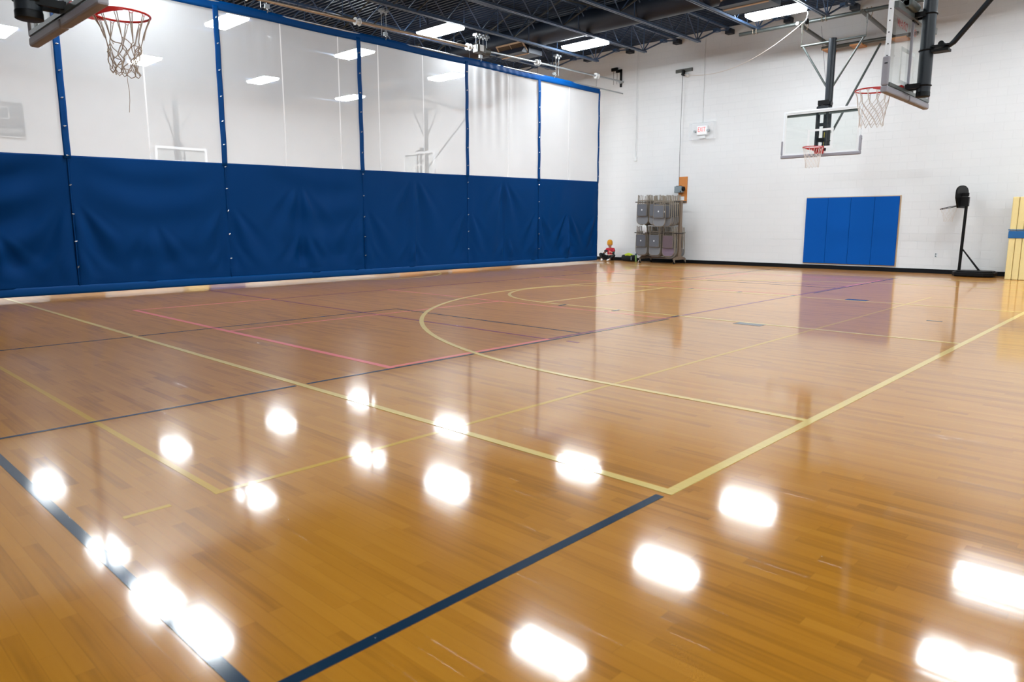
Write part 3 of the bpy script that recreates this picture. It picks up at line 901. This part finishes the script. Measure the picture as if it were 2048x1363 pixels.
        MB().cyl((mx - .30, my + .02, ztop_ - .05), (mx - .06, my + .05, zh - 1.3), .004, 5).build('hoist_cable', M_black, r)
    elif braces == 'B':
        MB().tube([(mx + .0, my + mast_r, 3.42), (mx, my + .22, 3.44), (mx, my + .30, 3.50), (mx, my + 2.3, 5.95)], [.02, .022, .034, .034], 10).build('rear_brace', M_black, r, smooth=True, label='black rear diagonal brace')
        cl = MB()
        cl.tube([(mx + (mast_r + .006) * math.cos(2 * PI * k / 24), my + (mast_r + .006) * math.sin(2 * PI * k / 24), 3.44) for k in range(24)], .009, 6, closed=True)
        cl.b2((mx - .08, my + .07, 3.40), (mx + .08, my + .26, 3.43)); cl.b2((mx - .08, my + .07, 3.46), (mx + .08, my + .26, 3.48)); cl.cyl((mx - .1, my + .16, 3.50), (mx + .02, my + .16, 3.50), .035, 12)
        cl.build('brace_clamp', M_blackp, r, smooth=True)
        MB().cyl((mx - .9, my, ztop_), (mx + .9, my, ztop_), .03, 12).build('header_bar', M_black, r, smooth=True)
    if text:
        # stencilled letters on the front of the glass, so they read mirrored from behind
        T = Matrix.Rotation(PI / 2, 4, 'X')
        text_mesh('stencil_lettering', 'DRAW', .14, M_redtxt, g, Matrix.Translation((.34, .003, zb + H - .22)) @ T, .001, label='red lettering on the glass, seen reversed')
        text_mesh('stencil_lettering', 'OK', .14, M_redtxt, g, Matrix.Translation((-.18, .003, zb + H - .22)) @ T, .001, label='red lettering on the glass, seen reversed')
        m1 = MB().cyl((.62, .12, zb + H - .02), (.25, .12, zb + H - .02), .055, 14); m1.b2((-.1, .08, zb + H - .06), (.62, .14, zb + H + .0))
        m1.build('height_adjuster', M_gsteel, r, smooth=True, label='grey actuator tube on the board back')
    return r

hoop((-6.84, 17.93, 0), 0, 'glass basketball hoop hung before the back wall above the blue wall pad', mast_bottom=3.12, mast_off=.38, ztop_=6.0, braces='C', rim_off=.39)
hoop((-3.03, 10.74, 0), -PI / 2, 'nearer glass side hoop seen from behind at the top right, with thick black mast', mast_bottom=2.88, mast_off=.25, braces='B', text=True, mast_dx=.12, ztop_=6.05, mast_r=.080)
hoop((-7.0, 2.02, 0), PI, 'hoop with frayed net at the top left corner, close to the viewer', mast_bottom=2.86, mast_off=.30, netkind='old', braces='B', ztop_=6.05, mast_r=.095, rim_off=.42, mast_dx=-.10)
hoop((-26.8, 11.0, 0), PI / 2, 'white framed hoop seen faintly through the second mesh panel, wide on', braces='C', mast_bottom=3.0, mast_off=.30, ztop_=6.0)
hoop((-21.95, 17.93, 0), 0, 'white framed hoop seen faintly through the fourth mesh panel, near the curtain middle', braces='C', mast_bottom=3.0, mast_off=.38, ztop_=6.0)

def support(x0, x1, y1, xc, label):
    r = empty('hoop_support_frame', (0, 0, 0), 0, label, 'support frame')
    MB().cyl((x0, y1, 6.22), (x1, y1, 6.22), .047, 16).build('support_pipe', M_gsteel, r, smooth=True, label='grey green front support pipe')
    MB().cyl((xc - 1.0, 20.55, 5.93), (xc + 1.35, 20.55, 5.93), .050, 16).build('support_pipe', M_dsteel, r, smooth=True, label='dark wall support pipe')
    for s_ in (-.75, .75):
        MB().cyl((xc + s_, y1 - .50, 6.10), (xc + s_, 20.58, 5.95), .047, 14).build('cross_pipe', M_dsteel, r, smooth=True)
        c = MB()
        for q in (-.05, .05):
            c.tube([(xc + s_ + q, y1 - .05, 6.28), (xc + s_ + q, y1 + .07, 6.2), (xc + s_ + q, y1 - .02, 6.03)], .010, 6)
        c.build('pipe_clamp', M_tpipe, r)
    for (a, b) in ((xc - .95, xc - .72), (xc - .25, xc + .05), (xc + .75, xc + 1.1)):
        MB().b2((a, 20.45, 5.86), (b, D, 5.90)).build('wood_block', M_blockw, r, label='tan wood block')
    u = MB()
    for X in JX:
        if x0 < X < x1 + .1:
            for q in (-.045, .045):
                u.tube([(X + q, y1 - .06, 6.34), (X + q, y1 - .06, 6.18), (X + q, y1, 6.16), (X + q, y1 + .06, 6.18), (X + q, y1 + .06, 6.34)], .008, 6)
    if u.v: u.build('u_bolt', M_tpipe, r)
support(-9.45, -3.3, 18.75, -6.95, 'dark and grey pipe frame under the joists that carries the back wall hoop')
support(-24.2, -18.6, 18.75, -21.95, 'pipe frame seen faintly through the mesh, above the hoop near the curtain middle')
f2 = empty('hoop_support_frame', (0, 0, 0), 0, 'pipe frame seen faintly through the second mesh panel, above the wide-on hoop', 'support frame')
for yy in (10.25, 11.75):
    MB().cyl((-28.6, yy, 6.22), (-26.4, yy, 6.22), .047, 14).build('support_pipe', M_dsteel, f2, smooth=True)
MB().cyl((-27.1, 10.1, 6.10), (-27.1, 11.9, 6.10), .047, 14).build('cross_pipe', M_dsteel, f2, smooth=True)
p_ = empty('cable_pulley', (-7.30, 17.85, 6.02), 0, 'black pulley hanging at the end of the round ceiling light', 'pulley')
MB().cyl((-.02, 0, -.02), (.02, 0, -.02), .07, 16).build('pulley_wheel', M_blackp, p_, smooth=True)
MB().tube([(0, 0, .0), (0, 0, .10), (.02, 0, .14), (0, 0, .2)], .012, 6).build('pulley_hook', M_zinc, p_)

# ------------------------------------------------------------------ things on the back wall
pad = empty('wall_pad', (-6.99, D, 0), 0, 'blue vinyl wall pad in four panels beneath the back hoop', 'wall pad')
for k in range(4):
    x0 = -1.215 + k * .6075
    MB().b2((x0 + .002, -.055, .16), (x0 + .6055, -.012, 1.98)).build('pad_panel', M_pad, pad, bevel=.010)
MB().b2((-1.225, -.014, .135), (1.245, -.0005, 2.0)).build('pad_backing', M_plate, pad)

ex = empty('exit_sign', (-11.56, D, 4.12), 0, 'white exit sign with red EXIT letters inside a clear guard', 'exit sign')
MB().b2((-.20, -.10, -.13), (.17, -.001, .15)).build('sign_housing', M_white, ex, bevel=.01)
MB().b2((-.18, -.105, -.10), (.15, -.099, .14)).build('sign_face', M_exitface, ex)
text_mesh('sign_letters', 'EXIT', .185, M_exitred, ex, Matrix.Translation((-.02, -.108, .03)) @ Matrix.Rotation(PI / 2, 4, 'X') @ Matrix.Diagonal((.72, 1.05, 1, 1)), .002, label='red EXIT lettering')
e2 = MB()
for s_ in (-.25, .20):
    e2.cyl((s_, -.14, -.01), (s_, -.04, -.01), .04, 12)
e2.build('emergency_lamp', M_greybox, ex, smooth=True)
e3 = MB()
for a, b in (((-.42, -.16, -.26), (.42, -.155, .24)), ((-.42, -.16, -.262), (.42, 0, -.255)), ((-.42, -.16, .24), (.42, 0, .246)), ((-.42, -.16, -.26), (-.414, 0, .24)), ((.414, -.16, -.26), (.42, 0, .24))):
    e3.b2(a, b)
e3.build('clear_guard', M_clear, ex, label='clear plastic guard box')
MB().b2((-.12, -.06, -.22), (.08, -.002, -.14)).build('sign_battery', M_white, ex)
tag(MB().cyl((-11.60, D - .014, 4.3), (-11.63, D - .014, 6.98), .010, 8).build('wall_conduit', M_white, None, smooth=True), 'thin pale conduit pipe rising from the exit sign to the roof', 'conduit')
c1 = empty('wall_conduit', (-14.05, D, 0), 0, 'thin white double conduit on the wall between the curtain end and the pulley bracket', 'conduit')
MB().cyl((-.02, -.014, 3.45), (-.05, -.014, 6.95), .010, 8).cyl((.03, -.012, 3.45), (.02, -.012, 6.95), .007, 8).build('conduit_pipe', M_white, c1, smooth=True)
MB().b2((-.04, -.04, 3.36), (.05, -.001, 3.48)).build('conduit_box', M_white, c1)

pb = empty('pulley_bracket', (-12.31, D, 6.02), 0, 'dark steel pulley bracket high on the back wall left of the exit sign', 'pulley bracket')
MB().b2((-.30, -.05, -.05), (.28, -.001, .05)).build('bracket_bar', M_dsteel, pb)
MB().b2((-.03, -.14, -.16), (.03, -.03, .0)).cyl((.0, -.15, -.13), (.0, -.05, -.13), .04, 10).build('bracket_pulley', M_blackp, pb, smooth=True)
MB().cyl((.10, -.06, -.16), (.16, -.03, -.16), .06, 14).build('bracket_disc', M_white, pb, smooth=True)
# hoist cable: sags from the bracket to the pulley by the hoop, then drops to the winch
pts = []
A = Vector((-12.25, D - .13, 5.88)); B = Vector((-7.30, 17.85, 6.05))
for i in range(25):
    t = i / 24; q = A.lerp(B, t); q.z -= 4 * t * (1 - t) * .42; pts.append(q)
tag(MB().tube(pts, .008, 6).build('hoist_rope', M_net, None, smooth=True), 'pale rope sagging from the pulley bracket to the pulley by the hoop pipes', 'rope')
tag(MB().tube([(-12.31, D - .12, 5.86), (-12.32, D - .11, 4.2), (-12.30, D - .12, 2.50)], .007, 6).build('winch_rope', M_gsteel, None), 'thin dark cable hanging down the wall to the winch', 'cable')

wb = empty('winch_board', (-12.21, D, 2.33), 0, 'orange plywood board on the wall with a grey winch and paper notice', 'winch board')
MB().b2((-.15, -.03, -.40), (.15, -.001, .42)).build('plywood_board', M_wood, wb)
MB().b2((-.21, -.20, -.08), (.05, -.03, .12)).build('winch_box', M_greybox, wb, bevel=.01)
wn = MB().cyl((.05, -.12, .04), (.10, -.12, .04), .07, 14); wn.b2((-.16, -.17, .12), (.02, -.13, .135)); wn.cyl((.02, -.21, -.05), (.02, -.2, -.05), .02, 8)
wn.build('winch_drum', M_blackp, wb, smooth=True)
MB().b2((-.135, -.034, -.32), (.07, -.030, -.20)).build('paper_notice', M_paper, wb, label='white paper notice')

ol = empty('wall_outlet', (-4.83, D, .47), 0, 'small wall outlet between the blue pad and the portable hoop', 'outlet')
MB().b2((-.04, -.012, -.06), (.04, -.001, .06)).build('outlet_plate', M_alu, ol)
MB().b2((-.018, -.016, -.045), (.018, -.010, -.01)).b2((-.018, -.016, .01), (.018, -.010, .045)).build('outlet_socket', M_greybox, ol)

# ------------------------------------------------------------------ portable hoop
ph = empty('portable_hoop', (-3.9, 20.32, 0), 0, 'small black portable basketball hoop standing at the right by the wall', 'portable hoop')
m1 = MB().prism([(-.38, -.16), (-.30, -.30), (-.05, -.36), (.30, -.34), (.50, -.22), (.52, .1), (.40, .28), (.0, .32), (-.30, .26), (-.38, .12)], .02, .115, 'z')
m1.prism([(-.34, -.14), (-.27, -.26), (-.05, -.31), (.28, -.29), (.46, -.18), (.48, .08), (.37, .24), (.0, .28), (-.27, .22), (-.34, .10)], .11, .145, 'z')
m1.build('base_tank', M_blackp, ph, bevel=.015)
MB().cyl((-.30, -.18, .04), (-.30, .18, .04), .04, 12).build('wheel', M_blackp, ph, smooth=True)
MB().cyl((-.27, 0, .08), (-.245, 0, 1.90), .034, 14).build('pole', M_blackp, ph, smooth=True)
for s_ in (-.07, .07):
    MB().cyl((-.245, s_ * .3, .66), (.17, s_, .12), .012, 8).build('base_brace', M_blackp, ph, smooth=True)
# fan shaped board facing left, turned a little
bpoly = []
for k in range(15):
    a = PI * k / 14
    bpoly.append((.34 * math.cos(a), 2.0 + .18 * math.sin(a) ** .8))
bpoly += [(-.34, 1.88), (-.20, 1.64), (.20, 1.64), (.34, 1.88)]
bb = MB(); V = []; n_ = len(bpoly)
Rz = Matrix.Rotation(math.radians(-9), 3, 'Z')
for xx in (-.40, -.36):
    for a, b in bpoly: V.append(Rz @ Vector((xx, a, b)))
F = [tuple(range(n_)), tuple(range(2 * n_ - 1, n_ - 1, -1))] + [(i, i + n_, (i + 1) % n_ + n_, (i + 1) % n_) for i in range(n_)]
bb.add(V, F).build('backboard', M_blackp, ph, bevel=.008)
MB().b2((-.37, -.06, 1.68), (-.20, .05, 1.90)).b2((-.36, .0, 1.92), (-.22, .06, 2.0)).build('board_mount', M_blackp, ph)
rc = Vector((-.61, 0, 1.655)); tl = math.radians(13)
def rimpt(a, r_): return Vector((rc.x + r_ * math.cos(a) * math.cos(tl), rc.y + r_ * math.sin(a), rc.z + r_ * math.cos(a) * math.sin(tl)))
rm = MB().tube([rimpt(2 * PI * k / 28, .19) for k in range(28)], .009, 6, closed=True)
rm.tube([rimpt(0, .19), (-.39, 0, 1.71)], .012, 6)
prim = rm.build('rim', M_blackp, ph, smooth=True)
mb, _ = net_mesh(n=10, top=.18, bot=.10, length=.34, first=.07, rows=4, rad=.002, seed=5, jit=.008, center=(-.61, 0, 1.645))
mb.build('net', M_net, prim, label='thin white net')

# ------------------------------------------------------------------ upright folded mats at the right edge
mt = empty('folded_gym_mats', (-2.92, 20.2, 0), 0, 'cream folded gym mats standing on end, tied with a blue strap, at the right edge', 'gym mats')
W_ = .055
for k in range(12):
    x0 = -.20 + k * .13
    V0 = MB().b2((x0 + .003, -.55, .0), (x0 + .127, .55, 1.86))
    V0.build('mat_panel', M_cream, mt, bevel=.02)
m1 = MB().b2((-.212, -.57, .94), (1.38, .57, 1.10)); m1.build('strap', M_strap, mt, bevel=.01, label='blue strap')
m1 = MB().b2((-.218, -.578, 1.115), (1.388, .578, 1.135)); m1.build('strap', M_strap, mt)

# ------------------------------------------------------------------ chair rack
RX0, RX1 = -13.36, -11.62
rk = empty('chair_rack', (0, 0, 0), 0, 'brown rolling steel rack hung with folding chairs against the back wall', 'chair rack')
for zz in (1.955, .975):
    MB().cyl((RX0 - .05, 19.96, zz), (RX1 + (.0 if zz < 1.5 else -.35), 19.96, zz - .01), .016, 8).build('hanging_bar', M_rackd, rk, smooth=True)
    MB().cyl((RX0 - .05, 20.62, zz), (RX1 - .35, 20.62, zz - .01), .016, 8).build('hanging_bar', M_rackd, rk, smooth=True)
for X in (-13.20, -11.93):
    MB().b2((X - .03, 20.22, .14), (X + .03, 20.36, 1.98)).build('upright_post', M_rack, rk, bevel=.005)
    MB().prism([(19.95, .13), (20.70, .13), (20.62, .19), (20.40, .24), (20.36, .45), (20.22, .45), (20.18, .24), (20.0, .19)], X - .025, X + .025, 'x').build('foot', M_rack, rk)
    for yy in (20.0, 20.66):
        MB().cyl((X - .015, yy, .042), (X + .015, yy, .042), .042, 14).build('caster', M_blackp, rk, smooth=True)
        MB().b2((X - .022, yy - .015, .04), (X + .022, yy + .015, .135)).build('caster_fork', M_chair, rk)
    for zz in (1.955, .975):
        MB().cyl((X, 19.96, zz), (X, 20.62, zz), .014, 8).build('cross_arm', M_rackd, rk)
for X in (-12.42, -12.12):
    MB().cyl((X, 19.55, 1.885), (X, 20.62, 1.95), .012, 8).build('cross_arm', M_rackd, rk)
MB().b2((-13.20, 20.24, .15), (-11.93, 20.34, .20)).build('base_rail', M_rack, rk)

def U(xh, ztop_, zb_, r_, y, rc_, n=6):
    """U-shaped tube path opening upwards"""
    P = [(-xh * .84, y, ztop_), (-xh, y, zb_ + .40), (-xh, y, zb_ + rc_)]
    for k in range(1, n): a = PI + (PI / 2) * k / n; P.append((-xh + rc_ + rc_ * math.cos(a), y, zb_ + rc_ + rc_ * math.sin(a)))
    P.append((-xh + rc_, y, zb_)); P.append((xh - rc_, y, zb_))
    for k in range(1, n): a = 3 * PI / 2 + (PI / 2) * k / n; P.append((xh - rc_ + rc_ * math.cos(a), y, zb_ + rc_ + rc_ * math.sin(a)))
    P += [(xh, y, zb_ + rc_), (xh, y, zb_ + .40), (xh * .84, y, ztop_)]
    return P
def rpoly(x0, x1, z0, z1, rb, rt, n=5):
    P = []
    for (cx_, cz_, r_, a0) in ((x1 - rt, z1 - rt, rt, 0), (x0 + rt, z1 - rt, rt, PI / 2), (x0 + rb, z0 + rb, rb, PI), (x1 - rb, z0 + rb, rb, 3 * PI / 2)):
        for k in range(n + 1):
            a = a0 + PI / 2 * k / n; P.append((cx_ + r_ * math.cos(a), cz_ + r_ * math.sin(a)))
    return P
def make_chair(seatm, backm, dot):
    r = empty('folding_chair', (0, 0, 0))
    MB().tube(U(.215, .93, .0, .0, .012, .14), .012, 6).build('frame', M_chair, r, smooth=True)
    MB().prism(rpoly(-.205, .205, .008, .25, .13, .02), .0, .012, 'y').build('backrest', backm, r)
    s = MB().prism(rpoly(-.175, .175, .27, .64, .04, .03), -.045, -.022, 'y').build('seat', seatm, r, bevel=.004)
    e_ = MB().tube([(a, -.034, b) for a, b in rpoly(-.185, .185, .26, .65, .045, .03)], .009, 5, closed=True).build('seat_edge', M_chair, s, smooth=True)
    lg = MB().tube([(-.165, -.02, .26), (-.165, -.02, .93)], .011, 6); lg.tube([(.165, -.02, .26), (.165, -.02, .93)], .011, 6)
    lg.tube([(-.165, -.02, .76), (.165, -.02, .76)], .009, 6); lg.tube([(-.19, .005, .70), (.19, .005, .70)], .009, 6)
    lg.build('legs', M_chair, r, smooth=True)
    if dot:
        MB().cyl((.0, -.047, .46), (.0, -.0455, .46), .026, 14).build('sticker', M_white, s, label='round white sticker')
        # pads keep the small sticker proud of the seat
    return r
ch_g = make_chair(M_seat, M_back, True)
ch_m = make_chair(M_mauve, M_mauve2, False)
used = {'g': False, 'm': False}
def place_chair(kind, x, y, z, label, group=None, rz=0):
    src = ch_g if kind == 'g' else ch_m
    if not used[kind]: o = src; used[kind] = True
    else: o = copy_tree(src)
    o.location = (x, y, z); o.rotation_euler = (0, 0, rz)
    for k in ('group',):
        if k in o: del o[k]
    tag(o, label, 'folding chair', group)
cols_u = (-13.12, -12.63, -12.15)
cols_l = (-13.14, -12.64, -12.13)
G = 'folding chairs hung on the rack'
place_chair('g', -13.12, 19.945, 1.245, 'grey folding chair hung upside down, front left of the rack top row', G)
place_chair('g', -12.65, 19.945, 1.238, 'grey folding chair at the front middle of the rack top row, partly hidden', G)
place_chair('g', -12.27, 19.58, 1.18, 'grey folding chair hung foremost at the right of the rack top row', G)
place_chair('g', -13.13, 19.945, .265, 'grey folding chair, front left of the rack bottom row', G)
place_chair('g', -12.63, 19.945, .262, 'grey folding chair, front middle of the rack bottom row', G)
place_chair('m', -12.13, 19.945, .245, 'mauve folding chair, front right of the rack bottom row', G)
R_ = random.Random(9)
for row, (cols, z0) in enumerate(((cols_u, 1.24), (cols_l, .26))):
    for ci, x in enumerate(cols):
        for k in range(1, 7):
            y = 19.90 + k * .108
            if ci == 2 and row == 0: y = 19.58 + k * .115 + .05
            if ci == 2 and y > 20.15 and False: continue
            z = z0 - .03 * (ci) * (1 if k < 2 else .5)
            nm = (('left', 'middle', 'right')[ci], ('top', 'bottom')[row])
            place_chair('g', x + R_.uniform(-.012, .012), y, z + R_.uniform(-.02, .02),
                        'grey folding chair stacked behind the front chair, %s column, %s row of the rack' % nm, 'chairs behind the front one, %s column %s row' % nm)
tag(MB().tube([(-12.98, 19.86, 1.23), (-12.99, 19.83, 1.16), (-12.96, 19.83, 1.08), (-12.97, 19.84, .96)], [.03, .05, .03, .025], 8).tube([(-12.94, 19.86, 1.20), (-12.90, 19.84, 1.10), (-12.90, 19.84, .99)], [.03, .03, .02], 8).build('white_cloth', M_paper, None, smooth=True),
    'white cloth strip dangling between the chair rows at the left of the rack', 'cloth')

# ------------------------------------------------------------------ child sitting by the curtain end
def skin(name, pts, edges, mat, parent=None, sub=2, root=0, **kw):
    me = bpy.data.meshes.new(name)
    me.from_pydata([p[:3] for p in pts], edges, [])
    me.materials.append(mat)
    o = bpy.data.objects.new(name, me); COL.objects.link(o)
    m = o.modifiers.new('skin', 'SKIN'); m.use_smooth_shade = True
    if not me.skin_vertices: pass
    sv = me.skin_vertices[0].data if me.skin_vertices else None
    if sv is None:
        bpy.context.view_layer.objects.active = o
    sv = me.skin_vertices[0].data
    for i, p in enumerate(pts):
        sv[i].radius = (p[3], p[4] if len(p) > 4 else p[3]); sv[i].use_root = (i == root)
    s = o.modifiers.new('sub', 'SUBSURF'); s.levels = sub; s.render_levels = sub
    if parent: o.parent = parent
    return tag(o, **kw)

K = empty('person', (-14.74, 20.42, 0), math.radians(14), 'seated child in mustard knit hat, red jersey and black trousers, looking at a phone', 'person')
J = [(0, .06, .10, .085), (0, .10, .24, .085, .07), (0, .11, .36, .095, .065), (0, .08, .440, .042), (0, .05, .475, .040),
     (0, .035, .525, .074, .076), (0, .03, .585, .082, .084), (0, .035, .645, .062, .066)]
E_ = [(i, i + 1) for i in range(7)]
def addp(*ps):
    b = len(J)
    for p in ps: J.append(p)
    return b
for s_ in (-1, 1):
    hand = (-.02, -.20, .33) if s_ < 0 else (.05, -.20, .33)
    b = addp((s_ * .10, .10, .40, .042), (s_ * .15, .04, .30, .030), (s_ * .19, -.06, .24, .026), (hand[0] + s_ * .10, -.16, .29, .018), (hand[0] + s_ * .055, -.185, .315, .020, .012))
    E_ += [(2, b), (b, b + 1), (b + 1, b + 2), (b + 2, b + 3), (b + 3, b + 4)]
    for q in range(4):
        f = addp((hand[0] + s_ * .030, -.20 + q * .003, .335 - q * .013, .006), (hand[0] + s_ * (.008 + .003 * (q % 2)), -.20, .338 - q * .013, .005))
        E_ += [(b + 4, f), (f, f + 1)]
    f = addp((hand[0] + s_ * .035, -.172, .34, .006), (hand[0] + s_ * .015, -.178, .35, .006))
    E_ += [(b + 4, f), (f, f + 1)]
    l = addp((s_ * .085, .02, .10, .062), (s_ * .26, -.20, .245 if s_ < 0 else .20, .042), (s_ * .18, -.30, .10, .032), (s_ * .12, -.36, .045, .022), (s_ * .11, -.43, .03, .020))
    E_ += [(0, l), (l, l + 1), (l + 1, l + 2), (l + 2, l + 3), (l + 3, l + 4)]
body = skin('body', J, E_, M_skin, K)
skin('jersey', [(0, .08, .14, .110, .095), (0, .10, .26, .115, .095), (0, .11, .37, .125, .085), (0, .085, .432, .060), (-.11, .095, .395, .058), (-.165, .03, .30, .046), (.11, .095, .395, .058), (.165, .03, .30, .046)],
     [(0, 1), (1, 2), (2, 3), (2, 4), (4, 5), (2, 6), (6, 7)], M_jersey, body, label='red jersey')
for s_ in (-1, 1):
    hx = -.02 if s_ < 0 else .05
    skin('sleeve', [(s_ * .155, .035, .31, .036), (s_ * .19, -.06, .24, .032), (hx + s_ * .11, -.15, .285, .024)], [(0, 1), (1, 2)], M_dgreen, body, label='dark undershirt sleeve')
    sh = [(s_ * .125, -.345, .060, .034, .034), (s_ * .115, -.40, .040, .036, .030), (s_ * .105, -.47, .032, .030, .024)]
    skin('shoe', sh, [(0, 1), (1, 2)], M_shoe, body, label='white sneaker')
skin('trousers', [(0, .06, .10, .105, .090), (-.085, .02, .105, .074), (-.265, -.20, .248, .054), (-.18, -.30, .11, .042), (-.135, -.33, .075, .036), (.085, .02, .105, .074), (.265, -.20, .203, .054), (.18, -.30, .11, .042), (.135, -.33, .075, .036)],
     [(0, 1), (1, 2), (2, 3), (3, 4), (0, 5), (5, 6), (6, 7), (7, 8)], M_cloth, body, label='black trousers')
hat = MB().lathe([(.088, -.055), (.094, -.05), (.097, -.02), (.096, .02), (.090, .06), (.074, .095), (.045, .118), (.012, .126)], (0, .032, .602), 20)
hat.build('knit_hat', M_hat, body, smooth=True, label='mustard yellow knit hat')
fc = MB()
for s_ in (-1, 1):
    fc.lathe([(.004, -.007), (.009, 0), (.004, .007)], (s_ * .030, -.054, .557), 8)
fc.build('eyes', M_cloth, body)
MB().tube([(0, -.045, .558), (0, -.062, .540), (0, -.048, .532)], [.006, .010, .007], 6).build('nose', M_skin, body, smooth=True)
MB().tube([(-.018, -.042, .512), (0, -.048, .509), (.018, -.042, .512)], .004, 5).build('mouth', M_redtxt, body)
for s_ in (-1, 1): MB().tube([(s_ * .080, .03, .525), (s_ * .090, .035, .54), (s_ * .082, .04, .56)], .009, 6).build('ear', M_skin, body, smooth=True)
text_mesh('jersey_number', '1', .08, M_white, body, Matrix.Translation((.01, -.004, .27)) @ Matrix.Rotation(PI / 2, 4, 'X'), .004, label='white jersey number')
phn = MB().box((0, 0, 0), (.13, .012, .068)).build('phone', M_blackp, None, bevel=.004)
phn.location = (-14.72, 20.195, .338); phn.rotation_euler = (math.radians(-25), 0, math.radians(10))
tag(phn, 'black phone held by the seated child', 'phone')

# bag, bottle, ball of paper
bg = empty('duffel_bag', (-13.98, 20.50, 0), math.radians(-4), 'black duffel bag with lime clothing on top, on the floor by the wall', 'bag')
m1 = MB().tube([(-.27, 0, .11), (-.24, 0, .115), (0, 0, .12), (.24, 0, .115), (.27, 0, .11)], [.06, .105, .115, .105, .06], 16)
m1.build('bag_body', M_cloth, bg, smooth=True)
m1 = MB().tube([(-.21, 0, .20), (-.12, 0, .215), (-.02, .01, .235), (.08, 0, .225), (.20, 0, .20)], [.02, .045, .055, .045, .02], 10)
m1.tube([(-.1, -.07, .2), (0, -.08, .22), (.14, -.07, .2)], [.02, .03, .02], 8)
m1.build('lime_clothing', M_lime, bg, smooth=True, label='lime green clothing')
MB().b2((.17, -.118, .05), (.21, -.105, .17)).build('bag_tag', M_greybox, bg)
bt = empty('water_bottle', (-13.60, 20.36, 0), 0, 'green water bottle with teal cap standing beside the duffel bag', 'bottle')
MB().lathe([(.032, 0), (.037, .01), (.037, .20), (.030, .225)], (0, 0, 0), 16).build('bottle_body', M_green, bt, smooth=True)
MB().lathe([(.031, .224), (.031, .262), (.014, .27), (.012, .29)], (0, 0, 0), 16).build('bottle_cap', M_teal, bt, smooth=True)
bl = MB().lathe([(.010, 0), (.028, .012), (.036, .035), (.027, .058), (.010, .068)], (0, 0, 0), 12).build('paper_ball', M_paper, None, smooth=True)
bl.location = (-13.47, 20.36, 0); tag(bl, 'small white crumpled paper ball on the floor right of the green bottle', 'paper ball')

# ------------------------------------------------------------------ the other half of the gym (seen through the mesh and under the hem)
sb = empty('scoreboard', (XL, 5.6, 4.8), PI / 2, 'dark scoreboard with HOME and GUESTS seen faintly through the leftmost mesh panel', 'scoreboard')
# local: +X runs along world +Y, -Y looks into the room
MB().b2((-1.4, -.16, -.62), (1.4, -.001, .58)).build('cabinet', M_sbface, sb)
m1 = MB()
for a, b in (((-1.4, -.17, .55), (1.4, -.16, .58)), ((-1.4, -.17, -.62), (1.4, -.16, -.59)), ((-1.4, -.17, -.62), (-1.37, -.16, .58)), ((1.37, -.17, -.62), (1.4, -.16, .58))): m1.b2(a, b)
for a, b in (((-.95, -.172, .36), (.95, -.165, .39)), ((-.95, -.172, -.02), (.95, -.165, .01)), ((-.95, -.172, -.02), (-.92, -.165, .39)), ((.92, -.172, -.02), (.95, -.165, .39))): m1.b2(a, b)
m1.b2((.22, -.172, -.22), (.46, -.165, -.14)); m1.b2((-.1, -.172, -.45), (.3, -.165, -.38))
m1.build('trim_lines', M_white, sb)
Tt = Matrix.Rotation(PI / 2, 4, 'X')
text_mesh('guests_lettering', 'GUESTS', .20, M_white, sb, Matrix.Translation((.94, -.168, -.42)) @ Tt, .003, label='white GUESTS lettering')
text_mesh('home_lettering', 'HOME', .20, M_white, sb, Matrix.Translation((-.9, -.168, -.42)) @ Tt, .003, label='white HOME lettering')

def farbox(name, y0, y1, z1, mat, label, cat, legs=False, depth=.5):
    r = empty(name, (XL + .08, 0, 0), 0, label, cat)
    if legs:
        MB().b2((0, y0, z1 - .35), (depth, y1, z1)).build('body', mat, r, bevel=.01)
        for yy in (y0 + .06, (y0 + y1) / 2, y1 - .06):
            MB().b2((.05, yy - .03, 0), (.12, yy + .03, z1 - .3)).build('leg', M_brownwood, r)
            MB().b2((depth - .12, yy - .03, 0), (depth - .05, yy + .03, z1 - .3)).build('leg', M_brownwood, r)
    else:
        MB().b2((0, y0, 0), (depth, y1, z1)).build('body', mat, r, bevel=.02)
        MB().b2((-.0, y0 + .05, z1 - .001), (depth - .02, y1 - .05, z1 + .03)).build('top', M_brownwood if mat is M_brownwood else mat, r)
farbox('wooden_cabinet', 7.2, 8.9, 1.7, M_brownwood, 'brown wooden cabinet beyond the curtain, seen only as a reflection under its hem', 'cabinet')
farbox('work_table', 9.3, 11.6, 1.25, M_blockw, 'tan table beyond the curtain, mirrored in the floor strip left of the yellow patch', 'table', True)
farbox('gym_mat', 12.0, 12.8, 1.8, M_cream, 'yellow upright mat beyond the curtain, mirrored in the floor strip', 'mat')
farbox('blue_mat', 12.9, 14.4, 1.8, M_pad, 'blue upright mat beyond the curtain, mirrored in the floor strip', 'mat')
farbox('bench_table', 16.2, 18.2, 1.2, M_brownwood, 'brown table beyond the curtain in the far corner, mirrored in the floor strip', 'table', True)
for i, x in enumerate((-27.5, -25.6, -23.9, -22.0, -20.2)):
    r = empty('stacked_table', (x, D - .5, 0), 0, 'brown folded table standing beyond the curtain by the back wall', 'table', 'folded tables beyond the curtain')
    MB().b2((-.7, -.15, .35), (.7, .1, 1.15 + .1 * (i % 2))).build('table_top', M_blockw if i % 2 else M_brownwood, r)
    for s_ in (-.6, 0, .6): MB().b2((s_ - .025, -.1, 0), (s_ + .025, -.05, .4)).build('leg', M_brownwood, r)
